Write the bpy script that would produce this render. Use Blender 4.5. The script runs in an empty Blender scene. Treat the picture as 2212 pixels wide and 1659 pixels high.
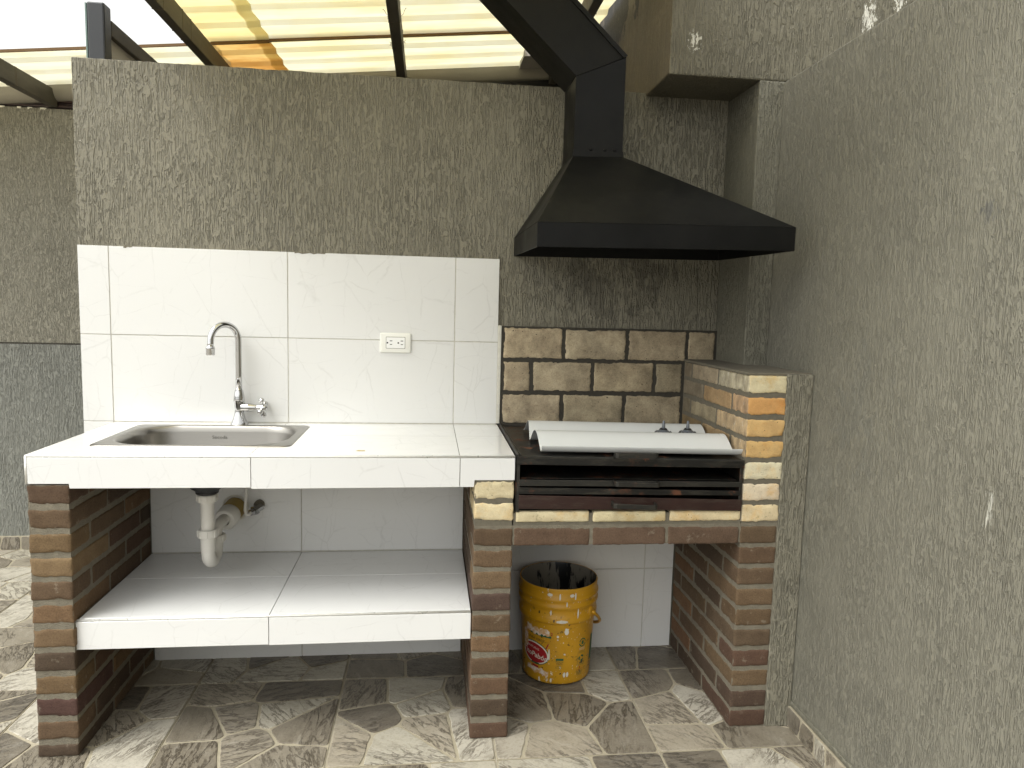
import bpy, bmesh, math, random
from mathutils import Vector, Matrix, noise
R = math.radians
random.seed(7)
scn = bpy.context.scene
COL = scn.collection

# ------------------------------------------------------------------ camera
CAM = (1.192, -2.7573, 1.3717); YAW, PIT, ROL, FPX = .1172, .105, .026, 1553.49
cy, sy = math.cos(YAW), math.sin(YAW)
fwd = Vector((sy, cy, 0)); rgt = Vector((cy, -sy, 0)); upv = Vector((0, 0, 1))
f2 = math.cos(PIT)*fwd - math.sin(PIT)*upv
u2 = math.cos(PIT)*upv + math.sin(PIT)*fwd
r3 = math.cos(ROL)*rgt + math.sin(ROL)*u2
u3 = -math.sin(ROL)*rgt + math.cos(ROL)*u2
cd = bpy.data.cameras.new('camera'); cam = bpy.data.objects.new('camera', cd); COL.objects.link(cam)
cd.sensor_width = 36; cd.lens = FPX/2212*36; cd.clip_start = .05; cd.clip_end = 500
cam.matrix_world = Matrix(((r3.x, u3.x, -f2.x, CAM[0]), (r3.y, u3.y, -f2.y, CAM[1]), (r3.z, u3.z, -f2.z, CAM[2]), (0, 0, 0, 1)))
scn.camera = cam

# ------------------------------------------------------------------ world, sun, exposure
SUN_EL, SUN_AZ = R(56), R(238)      # azimuth clockwise from +Y: the sun stands left of and behind the camera
w = bpy.data.worlds.new('World'); scn.world = w; w.use_nodes = True
nt = w.node_tree; nt.nodes.clear()
out = nt.nodes.new('ShaderNodeOutputWorld'); bg = nt.nodes.new('ShaderNodeBackground')
sky = nt.nodes.new('ShaderNodeTexSky'); sky.sky_type = 'NISHITA'; sky.sun_disc = False
sky.sun_elevation = SUN_EL; sky.sun_rotation = SUN_AZ; sky.dust_density = 4; sky.air_density = 1.0
hsv = nt.nodes.new('ShaderNodeHueSaturation'); hsv.inputs['Saturation'].default_value = .02; hsv.inputs['Value'].default_value = 1.85
nt.links.new(sky.outputs[0], hsv.inputs['Color']); mul = nt.nodes.new('ShaderNodeMix'); mul.data_type = 'RGBA'; mul.blend_type = 'MULTIPLY'; mul.inputs[0].default_value = 1
mul.inputs[7].default_value = (.995, 1, .972, 1)
nt.links.new(hsv.outputs[0], mul.inputs[6]); nt.links.new(mul.outputs[2], bg.inputs[0])
bg.inputs[1].default_value = .15
nt.links.new(bg.outputs[0], out.inputs[0])
ld = bpy.data.lights.new('sun', 'SUN'); sun = bpy.data.objects.new('sun', ld); COL.objects.link(sun)
ld.energy = 1.05; ld.angle = R(30); ld.color = (1, .972, .915)
sd = Vector((math.sin(SUN_AZ)*math.cos(SUN_EL), math.cos(SUN_AZ)*math.cos(SUN_EL), math.sin(SUN_EL)))
sun.rotation_euler = sd.to_track_quat('Z', 'Y').to_euler(); sun.location = (-3, -4, 6)
scn.view_settings.view_transform = 'Standard'; scn.view_settings.look = 'None'
scn.view_settings.exposure = .27; scn.view_settings.gamma = 1; scn.view_settings.use_curve_mapping = False
scn.cycles.max_bounces = 10; scn.cycles.diffuse_bounces = 6; scn.cycles.transmission_bounces = 6

# ------------------------------------------------------------------ materials
class NB:
    def __init__(s, name):
        s.m = bpy.data.materials.new(name); s.m.use_nodes = True; s.t = s.m.node_tree
        s.b = s.t.nodes['Principled BSDF']; s.o = s.t.nodes['Material Output']
        s.tc = s.t.nodes.new('ShaderNodeTexCoord')
    def n(s, typ, **k):
        x = s.t.nodes.new(typ)
        for a, v in k.items():
            if a.startswith('i_'): x.inputs[a[2:].replace('_', ' ')].default_value = v
            else: setattr(x, a, v)
        return x
    def l(s, a, b): s.t.links.new(a, b)
    def vec(s, sc, src=None, loc=(0, 0, 0), rot=(0, 0, 0)):
        m = s.n('ShaderNodeMapping'); m.inputs['Scale'].default_value = sc; m.inputs['Location'].default_value = loc; m.inputs['Rotation'].default_value = rot
        s.l(src or s.tc.outputs['Object'], m.inputs['Vector']); return m.outputs[0]
    def noise(s, sc=(1, 1, 1), scale=1, detail=4, rough=.55, dist=0, src=None, loc=(0, 0, 0), rot=(0, 0, 0)):
        x = s.n('ShaderNodeTexNoise'); x.inputs['Scale'].default_value = scale; x.inputs['Detail'].default_value = detail
        x.inputs['Roughness'].default_value = rough; x.inputs['Distortion'].default_value = dist
        s.l(s.vec(sc, src, loc, rot), x.inputs['Vector']); return x.outputs['Fac']
    def ramp(s, f, stops, interp='LINEAR'):
        r = s.n('ShaderNodeValToRGB'); cr = r.color_ramp; cr.interpolation = interp
        while len(cr.elements) < len(stops): cr.elements.new(.5)
        for e, (p, c) in zip(cr.elements, stops):
            e.position = p; e.color = (c, c, c, 1) if isinstance(c, (int, float)) else (*c, 1)
        s.l(f, r.inputs[0]); return r.outputs[0]
    def mix(s, f, a, b, mode='MIX'):
        x = s.n('ShaderNodeMix', data_type='RGBA', blend_type=mode)
        for inp, v in ((x.inputs[0], f), (x.inputs[6], a), (x.inputs[7], b)):
            if hasattr(v, 'links') or isinstance(v, bpy.types.NodeSocket): s.l(v, inp)
            elif isinstance(v, (int, float)): inp.default_value = v if inp == x.inputs[0] else (v, v, v, 1)
            else: inp.default_value = (*v, 1)
        return x.outputs[2]
    def math(s, op, a, b=0.0, c=None):
        x = s.n('ShaderNodeMath', operation=op)
        for i, v in enumerate((a, b) if c is None else (a, b, c)):
            if isinstance(v, bpy.types.NodeSocket): s.l(v, x.inputs[i])
            else: x.inputs[i].default_value = v
        return x.outputs[0]
    def bump(s, h, dist=.002, strength=1, prev=None):
        x = s.n('ShaderNodeBump'); x.inputs['Distance'].default_value = dist; x.inputs['Strength'].default_value = strength
        s.l(h, x.inputs['Height'])
        if prev: s.l(prev, x.inputs['Normal'])
        return x.outputs[0]
    def done(s, col=None, rough=None, metal=None, normal=None, spec=None):
        for k, v in (('Base Color', col), ('Roughness', rough), ('Metallic', metal), ('Normal', normal), ('Specular IOR Level', spec)):
            if v is None: continue
            if isinstance(v, bpy.types.NodeSocket): s.l(v, s.b.inputs[k])
            elif isinstance(v, (tuple, list)): s.b.inputs[k].default_value = (*v, 1)
            else: s.b.inputs[k].default_value = v
        return s.m

def plain(name, col, rough=.5, metal=0, var=.12, bumpd=0, scale=30):
    m = NB(name)
    n = m.noise(scale=scale, detail=5)
    c = m.mix(n, tuple(x*(1-var) for x in col), tuple(min(1, x*(1+var)) for x in col))
    rr = m.math('MULTIPLY_ADD', m.noise(scale=scale*.4, detail=3), .25, rough-.12)
    nm = m.bump(m.noise(scale=scale*6, detail=2), bumpd) if bumpd else None
    return m.done(c, rr, metal, nm)

def stucco(name, base, smooth=0.0, scale=1.0, drips=0.0, stain=None, flat=0.0, seed=0, depth=.0045, spots=()):
    """hand-dragged render: short vertical gouges left by grains under the float"""
    m = NB(name)
    wob = m.n('ShaderNodeTexNoise'); wob.inputs['Scale'].default_value = 14*scale; wob.inputs['Detail'].default_value = 3
    m.l(m.tc.outputs['Object'], wob.inputs['Vector'])
    vm = m.n('ShaderNodeVectorMath', operation='MULTIPLY_ADD'); m.l(wob.outputs['Color'], vm.inputs[0])
    vm.inputs[1].default_value = (.0035, .0035, .02); m.l(m.tc.outputs['Object'], vm.inputs[2])
    src = vm.outputs[0]
    k = scale
    def rid(sc, w, loc, thr):
        n_ = m.noise(sc, 1, .6, .5, 0, src, loc)
        r = m.ramp(m.math('ABSOLUTE', m.math('SUBTRACT', n_, .5)), [(0, 0), (w*.45, .25), (w, 1)])
        brk = m.ramp(m.noise((sc[0]*.45, sc[1]*.45, sc[2]*2.6), 1, 2.5, .6, 0, src, (loc[0]+5, 2, 8)), [(thr, 0), (thr+.07, 1)])
        return m.math('MAXIMUM', r, brk)
    g1 = rid((112*k, 112*k, 8*k), .085, (seed, 0, 0), .50)
    g2 = rid((165*k, 165*k, 17*k), .08, (seed+7, 3, 0), .46)
    patch = m.ramp(m.noise((3.2*k, 3.2*k, 2.0*k), 1, 5, .65, 0, None, (seed*2, 1, 5)), [(.32+flat, 0), (.56+flat, 1)])
    gouge = m.math('MULTIPLY', g1, g2)
    gouge = m.math('SUBTRACT', 1.0, m.math('MULTIPLY', m.math('SUBTRACT', 1.0, gouge), m.math('MULTIPLY_ADD', patch, .5, .5)))
    blob = m.noise((80*k, 80*k, 42*k), 1, 4, .65)
    fine = m.noise(scale=260*k, detail=3, rough=.7)
    h = m.math('ADD', gouge, m.math('MULTIPLY', blob, .5))
    nrm = m.bump(m.noise((3.5, 3.5, 2.5), 1, 3, .5), .02, .5)
    nrm = m.bump(h, depth, 1-.5*smooth, nrm)
    nrm = m.bump(fine, .0007, .6, nrm)
    c = m.mix(m.noise((2.2, 2.2, 1.1), 1, 6, .65, 0, None, (seed, 9, 1)), tuple(x*.86 for x in base), tuple(x*1.12 for x in base))
    c = m.mix(m.math('MULTIPLY', m.math('SUBTRACT', 1.0, gouge), .34), c, tuple(x*.5 for x in base))
    c = m.mix(m.ramp(fine, [(.32, .5), (.5, 0)]), c, tuple(x*.55 for x in base))
    if stain:
        s = m.ramp(m.noise((26, 26, 2.2), 1, 5, .7), [(.35, 0), (.7, 1)])
        s2 = m.ramp(m.noise((2.5, 2.5, 2.0), 1, 3), [(.35, 0), (.65, 1)])
        c = m.mix(m.math('MULTIPLY', m.math('MULTIPLY', s, s2), .8), c, stain)
    if drips:
        s = m.ramp(m.noise((60, 60, 11), 1, 5, .75, 0, None, (3, 2, 1)), [(.66, 0), (.69, 1)])
        s2 = m.ramp(m.noise((1.6, 1.6, 1.3), 1, 2, .5, 0, None, (1.3, .2, .35)), [(.52, 0), (.6, 1)])
        c = m.mix(m.math('MULTIPLY', s, m.math('MULTIPLY', s2, drips)), c, (.62, .6, .54))
    ge = m.n('ShaderNodeNewGeometry')
    for (px, py, pz), (sx, sy, sz), sc_, thr, col_, amt in spots:
        v = m.n('ShaderNodeVectorMath', operation='SUBTRACT'); m.l(ge.outputs['Position'], v.inputs[0]); v.inputs[1].default_value = (px, py, pz)
        v2 = m.n('ShaderNodeVectorMath', operation='DIVIDE'); m.l(v.outputs[0], v2.inputs[0]); v2.inputs[1].default_value = (sx, sy, sz)
        v3 = m.n('ShaderNodeVectorMath', operation='LENGTH'); m.l(v2.outputs[0], v3.inputs[0])
        near = m.ramp(v3.outputs['Value'], [(0, 1), (.35, .85), (1, 0)])
        nn = m.noise(sc_, 1, 5, .7, 0, ge.outputs['Position'])
        f = m.ramp(m.math('ADD', nn, m.math('MULTIPLY_ADD', near, .35, -.35)), [(thr, 0), (thr+.05, 1)])
        c = m.mix(m.math('MULTIPLY', f, amt), c, col_)
    return m.done(c, .62, 0, nrm, .35)

M = {}
OL = (.226, .210, .160)
WH = (.62, .6, .52); SOOT_SHADE = (.05, .045, .035)
M['stucco'] = stucco('stucco_main', OL, scale=1.2, spots=[((1.9, 0, 1.50), (.55, .3, .30), (9, 9, 5), .42, SOOT_SHADE, .45)])  # dark spot under the hood: light soot plus the hood's shade painted in
M['stucco_far'] = stucco('stucco_far', (.285, .268, .212), scale=1.4, seed=4)
M['stucco_niche'] = stucco('stucco_niche', (.185, .176, .135), smooth=.3, scale=1.3, seed=8, flat=.03)
M['stucco_tower'] = stucco('stucco_tower', (.162, .148, .105), scale=.95, seed=12, depth=.004, flat=.02, spots=[
    ((2.09, -.264, 2.30), (.05, .2, .07), (120, 1, 60), .45, WH, 1), ((2.72, -.264, 2.42), (.06, .2, .14), (110, 1, 40), .44, WH, 1),
    ((2.83, -.264, 2.47), (.05, .2, .12), (110, 1, 40), .44, WH, 1), ((2.93, -.264, 2.52), (.06, .2, .10), (110, 1, 40), .44, WH, 1), ((2.77, -.264, 2.31), (.03, .2, .06), (140, 1, 60), .47, WH, .9), ((2.6, -.264, 2.32), (.4, .2, .25), (14, 1, 10), .5, (.09, .085, .06), .4)])
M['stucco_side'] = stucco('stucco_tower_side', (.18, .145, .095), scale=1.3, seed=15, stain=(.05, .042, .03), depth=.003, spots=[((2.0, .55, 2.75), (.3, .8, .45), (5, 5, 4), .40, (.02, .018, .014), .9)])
M['stucco_right'] = stucco('stucco_right', (.206, .196, .156), smooth=.3, scale=1.5, seed=20, depth=.0032, spots=[
    ((2.416, -1.35, .96), (.2, .03, .14), (1, 170, 22), .47, (.5, .49, .43), .8), ((2.416, -2.1, 1.2), (.2, .5, .9), (1, 5, 3), .50, (.16, .157, .13), .3), ((2.416, -.6, .9), (.2, .5, .9), (1, 6, 4), .50, (.24, .235, .195), .3),
    ((2.416, -1.27, 1.61), (.2, .06, .05), (1, 120, 50), .44, (.10, .10, .095), .7), ((2.416, -.85, 1.1), (.2, .3, .5), (1, 9, 6), .48, (.15, .15, .13), .35), ((2.416, -1.0, .25), (.2, .4, .25), (1, 12, 9), .45, (.14, .135, .11), .4)])
M['stucco_low'] = stucco('stucco_far_low', (.235, .237, .208), scale=1.1, seed=31, depth=.0045)

def stone_colors():
    m = NB('flagstone_ceramic')
    oi = m.n('ShaderNodeObjectInfo'); ge = m.n('ShaderNodeNewGeometry')
    rnd = m.math('FRACT', m.math('ADD', m.math('MULTIPLY', oi.outputs['Random'], 7.31), ge.outputs['Random Per Island']))
    pos = m.n('ShaderNodeVectorMath', operation='MULTIPLY_ADD')
    m.l(ge.outputs['Position'], pos.inputs[0]); pos.inputs[1].default_value = (1, 1, 1)
    cmb = m.n('ShaderNodeCombineXYZ'); m.l(m.math('MULTIPLY', rnd, 13), cmb.inputs[0]); m.l(m.math('MULTIPLY', rnd, 5), cmb.inputs[1])
    m.l(cmb.outputs[0], pos.inputs[2]); P = pos.outputs[0]
    vr = m.n('ShaderNodeVectorRotate'); vr.rotation_type = 'Z_AXIS'; m.l(P, vr.inputs['Vector']); m.l(m.math('MULTIPLY', rnd, 6.28), vr.inputs['Angle'])
    Q = vr.outputs[0]
    base = m.ramp(rnd, [(0, (.41, .39, .34)), (.16, (.235, .213, .178)), (.3, (.38, .355, .31)), (.42, (.165, .148, .124)), (.55, (.33, .30, .25)), (.68, (.205, .184, .152)), (.8, (.45, .43, .385)), (.92, (.27, .245, .205))], 'CONSTANT')
    big = m.noise((8, 20, 8), 1, 7, .72, .35, Q)
    c = m.mix(m.ramp(big, [(.3, .55), (.5, 0)]), base, m.mix(1, base, (.52, .50, .47), 'MULTIPLY'))
    c = m.mix(m.ramp(big, [(.55, 0), (.72, .4)]), c, (.47, .455, .42))
    ridge = m.math('ABSOLUTE', m.math('SUBTRACT', m.noise((9, 34, 9), 1, 5, .66, .25, Q, (2, 2, 2)), .5))
    line = m.ramp(ridge, [(0.0, 1), (.022, .7), (.04, 0)])
    mask = m.ramp(m.noise((5, 5, 5), 1, 2, .5, 0, Q, (8, 1, 0)), [(.38, 0), (.55, 1)])
    line = m.math('MULTIPLY', line, mask)
    c = m.mix(m.math('MULTIPLY', line, .8), c, m.mix(1, c, (.28, .25, .22), 'MULTIPLY'))
    c = m.mix(1, c, (1.0, .975, .91), 'MULTIPLY')
    sp = m.noise(scale=120, detail=3, src=Q)
    c = m.mix(m.ramp(sp, [(.3, .5), (.5, 0)]), c, m.mix(1, c, (.6, .58, .53), 'MULTIPLY'))
    h = m.math('SUBTRACT', m.math('MULTIPLY', big, 1.0), m.math('MULTIPLY', line, .5))
    nrm = m.bump(h, .004, .8)
    return m.done(c, m.math('MULTIPLY_ADD', big, .3, .24), 0, nrm, .5)
M['stone'] = stone_colors()
M['mortar_floor'] = plain('tile_mortar_floor', (.36, .32, .235), .6, 0, .18, .0006, 60)
M['grout_floor'] = plain('floor_grout', (.5, .46, .38), .8, 0, .2, .0006, 80)

def white_tile(name, base=(.735, .735, .725), rough=.13):
    m = NB(name)
    oi = m.n('ShaderNodeObjectInfo')
    cmb = m.n('ShaderNodeCombineXYZ'); m.l(m.math('MULTIPLY', oi.outputs['Random'], 9), cmb.inputs[0]); m.l(m.math('MULTIPLY', oi.outputs['Random'], 4), cmb.inputs[2])
    ad = m.n('ShaderNodeVectorMath', operation='ADD'); m.l(m.tc.outputs['Object'], ad.inputs[0]); m.l(cmb.outputs[0], ad.inputs[1]); P = ad.outputs[0]
    tot = None
    wv = m.n('ShaderNodeTexNoise'); wv.inputs['Scale'].default_value = 22; wv.inputs['Detail'].default_value = 4; m.l(P, wv.inputs['Vector'])
    wa = m.n('ShaderNodeVectorMath', operation='MULTIPLY_ADD'); m.l(wv.outputs['Color'], wa.inputs[0]); wa.inputs[1].default_value = (.018, .018, .018); m.l(P, wa.inputs[2])
    for i, (rot, sc, th) in enumerate((((0.3, .5, .35), (4.5, 4.5, 2.2), .0055), ((.2, -.7, .3), (3.0, 3.0, 7), .0045), ((-.3, .9, .9), (7, 7, 3.2), .007))):
        vo = m.n('ShaderNodeTexVoronoi', feature='DISTANCE_TO_EDGE'); vo.inputs['Scale'].default_value = 1
        m.l(m.vec(sc, wa.outputs[0], (i*3.1, i, i*2), rot), vo.inputs['Vector'])
        ln = m.ramp(vo.outputs['Distance'], [(0, 1), (th, .5), (th*2.2, 0)])
        mk = m.ramp(m.noise((6, 6, 6), 1, 5, .75, 0, P, (i*7, 2, 2)), [(.46, 0), (.60, 1)])
        ln = m.math('MULTIPLY', ln, mk)
        tot = ln if tot is None else m.math('MAXIMUM', tot, ln)
    dust = m.math('MULTIPLY', m.ramp(m.noise(scale=75, detail=5, rough=.75, src=P), [(.58, 0), (.68, 1)]), m.ramp(m.noise(scale=6, detail=2, src=P), [(.5, 0), (.66, .5)]))
    c = m.mix(m.noise(scale=3, detail=4, src=P), tuple(x*.97 for x in base), base)
    c = m.mix(m.math('MULTIPLY', m.math('MAXIMUM', tot, m.math('MULTIPLY', dust, .6)), .25), c, (.40, .39, .37))
    nrm = m.bump(m.noise(scale=7, detail=1), .0012, .5)
    return m.done(c, rough, 0, nrm, .5)
M['tile'] = white_tile('white_marble_tile')
M['tile_wall'] = white_tile('white_marble_wall_tile', (.69, .688, .672), .24)
M['grout'] = plain('tile_grout', (.52, .50, .44), .8, 0, .3, 0, 40)
M['trim'] = plain('edge_trim', (.72, .71, .67), .3, .35, .15, 0, 60)

def brick_mat(name, speck=.55, soot=0.0, rough=.85, smear=0.0, scratch=False):
    m = NB(name)
    oi = m.n('ShaderNodeObjectInfo'); ge = m.n('ShaderNodeNewGeometry')
    P = ge.outputs['Position']
    base = oi.outputs['Color']
    s1 = m.noise(scale=210, detail=4, rough=.75, src=P)
    c = m.mix(m.ramp(s1, [(.30, speck), (.52, 0)]), base, m.mix(1, base, (.42, .36, .34), 'MULTIPLY'))
    c = m.mix(m.ramp(s1, [(.55, 0), (.72, speck*.6)]), c, m.mix(1, base, (1.5, 1.45, 1.35), 'MULTIPLY'))
    big = m.noise(scale=22, detail=5, rough=.65, src=P)
    c = m.mix(m.ramp(big, [(.35, .5), (.6, 0)]), c, m.mix(1, c, (.66, .62, .6), 'MULTIPLY'))
    if smear:
        s = m.ramp(m.noise(scale=28, detail=7, rough=.72, src=P), [(.60, 0), (.68, 1)])
        c = m.mix(m.math('MULTIPLY', s, smear), c, (.33, .29, .22))
    if scratch:
        s = m.math('MULTIPLY', m.ramp(m.noise((40, 40, 160), 1, 5, .7, 0, P, (1, 1, 1), (0, .4, .2)), [(.62, 0), (.70, 1)]), m.ramp(m.noise(scale=9, detail=3, src=P), [(.4, 0), (.6, 1)]))
        c = m.mix(m.math('MULTIPLY', s, .8), c, m.mix(1, c, (.35, .26, .16), 'MULTIPLY'))
        pits = m.ramp(m.noise(scale=110, detail=2, src=P), [(.26, 1), (.31, 0)])
        c = m.mix(pits, c, (.04, .03, .02))
    if scratch and not soot:
        s = m.ramp(m.noise(scale=16, detail=6, rough=.7, src=P, loc=(3, 1, 2)), [(.50, 0), (.72, 1)])
        c = m.mix(m.math('MULTIPLY', s, .7), c, m.mix(1, c, (.98, .74, .42), 'MULTIPLY'))
        s = m.ramp(m.noise(scale=42, detail=6, rough=.8, src=P, loc=(7, 1, 2)), [(.60, 0), (.66, 1)])
        c = m.mix(m.math('MULTIPLY', s, .55), c, (.20, .165, .09))
    if soot:
        s = m.ramp(m.noise(scale=10, detail=6, rough=.7, src=P), [(.34, 1), (.62, 0)])
        c = m.mix(m.math('MULTIPLY', s, soot), c, (.045, .034, .022))
    nrm = m.bump(m.noise(scale=190, detail=4, rough=.7, src=P), .0012, .8)
    nrm = m.bump(big, .004, .5, nrm)
    return m.done(c, rough, 0, nrm, .3)
M['brick'] = brick_mat('brown_brick', .6, 0, .88, .35)
M['firebrick'] = brick_mat('cream_firebrick', .18, 0, .8, .25, True)
M['sootbrick'] = brick_mat('sooty_firebrick', .5, .55, .8, .0, True)
M['sootside'] = brick_mat('sooty_side_brick', .35, .5, .8, .3, True)
def fireside():
    m = NB('sooty_firebrick_flank'); ge = m.n('ShaderNodeNewGeometry'); P = ge.outputs['Position']; oi = m.n('ShaderNodeObjectInfo')
    c = m.mix(.4, oi.outputs['Color'], (.36, .33, .28))
    s = m.ramp(m.noise((30, 30, 16), 1, 6, .72, 0, P), [(.38, 0), (.62, 1)])
    c = m.mix(m.math('MULTIPLY', s, .65), c, (.10, .075, .05))
    s = m.ramp(m.noise((60, 60, 30), 1, 6, .75, 0, P, (4, 4, 4)), [(.56, 0), (.66, 1)])
    c = m.mix(m.math('MULTIPLY', s, .6), c, (.55, .51, .45))
    return m.done(c, .85, 0, m.bump(m.noise(scale=120, detail=4, src=P), .002, .8))
M['fireside'] = fireside()
M['mortar'] = plain('brick_mortar', (.175, .155, .115), .95, 0, .35, .003, 45)
M['mortar_dark'] = plain('scorched_mortar', (.042, .037, .028), .9, 0, .4, .0012, 90)
M['mortar_mid'] = plain('grey_brown_mortar', (.135, .12, .088), .9, 0, .3, .0012, 90)
M['slab'] = plain('concrete_slab', (.3, .28, .24), .9)

def rusty(name, base, rust=.5, rough=.5, rcol=(.13, .045, .018)):
    m = NB(name); ge = m.n('ShaderNodeNewGeometry'); P = ge.outputs['Position']
    n = m.noise(scale=26, detail=7, rough=.72, src=P)
    r = m.ramp(n, [(.60-.08*rust, 0), (.66-.08*rust, 1)])
    r = m.math('MULTIPLY', r, m.ramp(m.noise(scale=7, detail=3, src=P), [(.45, 0), (.6, 1)]))
    c = m.mix(m.noise(scale=14, detail=5, src=P), tuple(x*.6 for x in base), tuple(x*1.5 for x in base))
    dust = m.ramp(m.noise((12, 12, 60), 1, 6, .7, 0, P), [(.5, 0), (.75, .35)])
    c = m.mix(dust, c, (.12, .105, .08))
    c = m.mix(m.math('MULTIPLY', r, rust), c, rcol)
    return m.done(c, m.math('MULTIPLY_ADD', r, .3, rough), m.math('MULTIPLY_ADD', r, -.3, .35), m.bump(n, .0015, .6), .5)
M['grill'] = rusty('scorched_steel', (.010, .0095, .008), .9, .45)
M['grill_red'] = rusty('oxide_red_steel', (.032, .014, .011), .6, .45, (.02, .015, .012))
M['grill_bar'] = rusty('grey_black_steel', (.022, .021, .018), .4, .4)

def blackpaint():
    m = NB('black_satin_paint'); n = m.noise(scale=5, detail=5)
    c = m.mix(n, (.004, .004, .0037), (.009, .009, .0083))
    d = m.ramp(m.noise(scale=3.2, detail=6, rough=.7), [(.5, 0), (.8, .22)])
    c = m.mix(d, c, (.03, .028, .024))
    nrm = m.bump(m.noise(scale=300, detail=2), .0006, .7); nrm = m.bump(m.noise(scale=4, detail=2), .014, .6, nrm)
    return m.done(c, m.math('MULTIPLY_ADD', m.ramp(m.noise((2.6, 2.6, 2.0), 1, 4, .6), [(.3, 0), (.7, 1)]), .30, .28), 0, nrm, .16)
M['hood'] = blackpaint()
M['post'] = plain('dark_grey_paint', (.028, .030, .033), .45, .1, .2, 0, 8)
def beammat():
    m = NB('dusty_black_beam'); n = m.noise((6, 2, 6), 1, 6, .7)
    c = m.mix(m.ramp(n, [(.35, 0), (.7, 1)]), (.035, .032, .026), (.105, .09, .062))
    return m.done(c, .6, 0, m.bump(n, .002, .4), .4)
M['beam'] = beammat()

def poly(name, a, b, st, amt):
    m = NB(name)
    n = m.noise((1.2, 14, 3), 1, 5, .65); k = m.noise((3, 5, 3), 1, 4, .6, 0, None, (4, 4, 4))
    c = m.mix(m.ramp(n, [(.3, 0), (.7, 1)]), a, b)
    c = m.mix(m.math('MULTIPLY', m.ramp(k, [(.42, 0), (.68, 1)]), amt), c, st)
    tr = m.n('ShaderNodeBsdfTranslucent'); m.l(c, tr.inputs[0])
    df = m.n('ShaderNodeBsdfDiffuse'); m.l(c, df.inputs[0])
    mx = m.n('ShaderNodeMixShader'); mx.inputs[0].default_value = .82; m.l(df.outputs[0], mx.inputs[1]); m.l(tr.outputs[0], mx.inputs[2])
    m.l(mx.outputs[0], m.o.inputs[0]); m.t.nodes.remove(m.b); return m.m
M['roof_cream'] = poly('aged_cream_sheet', (.84, .81, .66), (.88, .86, .76), (.84, .75, .47), .5)
M['roof_yellow'] = poly('yellowed_sheet', (.84, .78, .54), (.87, .82, .62), (.78, .62, .32), .45)
M['roof_orange'] = poly('orange_stained_sheet', (.76, .60, .33), (.82, .70, .44), (.60, .34, .11), .7)
M['roof_pale'] = poly('pale_sheet', (.80, .78, .66), (.85, .83, .74), (.78, .71, .48), .4)
M['dirt_edge'] = plain('grimy_sheet_edge', (.16, .09, .035), .8)
M['gutter'] = plain('grey_gutter', (.30, .275, .22), .6, 0, .25, 0, 4)
M['maroon'] = plain('maroon_steel', (.05, .028, .024), .5, 0, .3, 0, 6)
M['dark'] = plain('dark_board', (.012, .011, .009), .9)

def steel(name, col, rough, aniso=(1, 1, 1)):
    m = NB(name); n = m.noise(aniso, 1, 4, .6)
    return m.done(m.mix(n, tuple(x*.9 for x in col), col), m.math('MULTIPLY_ADD', n, .14, rough-.07), 1, m.bump(n, .0003, .4))
M['steel'] = steel('brushed_steel', (.33, .315, .29), .32, (8, 300, 300))
M['chrome'] = steel('chrome', (.60, .60, .60), .07, (20, 20, 20))
M['pvc'] = plain('white_pvc', (.66, .64, .59), .4, 0, .06, 0, 12)
M['brass'] = plain('ochre_pipe', (.36, .25, .06), .55, 0, .2)
M['rubber'] = plain('black_rubber', (.015, .015, .016), .5)
M['plastic'] = plain('white_plastic', (.76, .755, .70), .3, 0, .02, 0, 5)
M['insert'] = plain('white_insert', (.82, .82, .80), .25, 0, .02, 0, 5)
M['slot'] = plain('black_slot', (.006, .006, .006), .8)
M['sheetwhite'] = plain('white_enamel_sheet', (.62, .63, .615), .22, 0, .03, 0, 10)
M['knob'] = plain('grey_knob', (.13, .14, .155), .4, .2, .2)
M['mesh'] = plain('steel_mesh', (.25, .24, .22), .5, .6, .6, 0, 300)
M['chip'] = plain('yellow_chip', (.42, .32, .12), .7)
M['glass_edge'] = plain('green_glass_edge', (.14, .20, .18), .15, 0, .4, 0, 30)
M['panel_grey'] = plain('grey_board', (.42, .39, .34), .7, 0, .1, 0, 5)
M['whitechip'] = plain('bare_white_render', (.75, .72, .62), .8)
M['plaster'] = plain('white_plaster', (.62, .60, .53), .85, 0, .2, .001, 60)
M['wire'] = plain('tie_wire', (.10, .08, .05), .6)

def bucketmat():
    m = NB('yellow_bucket_plastic')
    n = m.noise(scale=9, detail=5)
    c = m.mix(n, (.50, .245, .006), (.60, .325, .016))
    s = m.math('MULTIPLY', m.ramp(m.noise((38, 38, 24), 1, 5, .72, 0, None, (2, 1, 0)), [(.635, 0), (.655, 1)]), m.ramp(m.noise(scale=9, detail=2, loc=(5, 0, 1)), [(.44, 0), (.56, 1)]))
    c = m.mix(s, c, (.66, .62, .52))
    s = m.ramp(m.noise((150, 150, 70), 1, 2, .5, 0, None, (6, 1, 0)), [(.70, 0), (.72, 1)])
    c = m.mix(s, c, (.66, .62, .52))
    s = m.math('MULTIPLY', m.ramp(m.noise((30, 30, 30), 1, 5, .7, 0, None, (9, 9, 9)), [(.60, 0), (.62, 1)]), m.ramp(m.noise(scale=5, detail=1, loc=(2, 7, 1)), [(.46, 0), (.55, 1)]))
    c = m.mix(s, c, (.02, .018, .015))
    g = m.ramp(m.noise(scale=16, detail=6, rough=.7, loc=(1, 5, 2)), [(.52, 0), (.8, .5)])
    c = m.mix(g, c, (.20, .13, .03))
    return m.done(c, m.math('MULTIPLY_ADD', n, .2, .3), 0, None, .5)
M['bucket'] = bucketmat()
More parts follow.
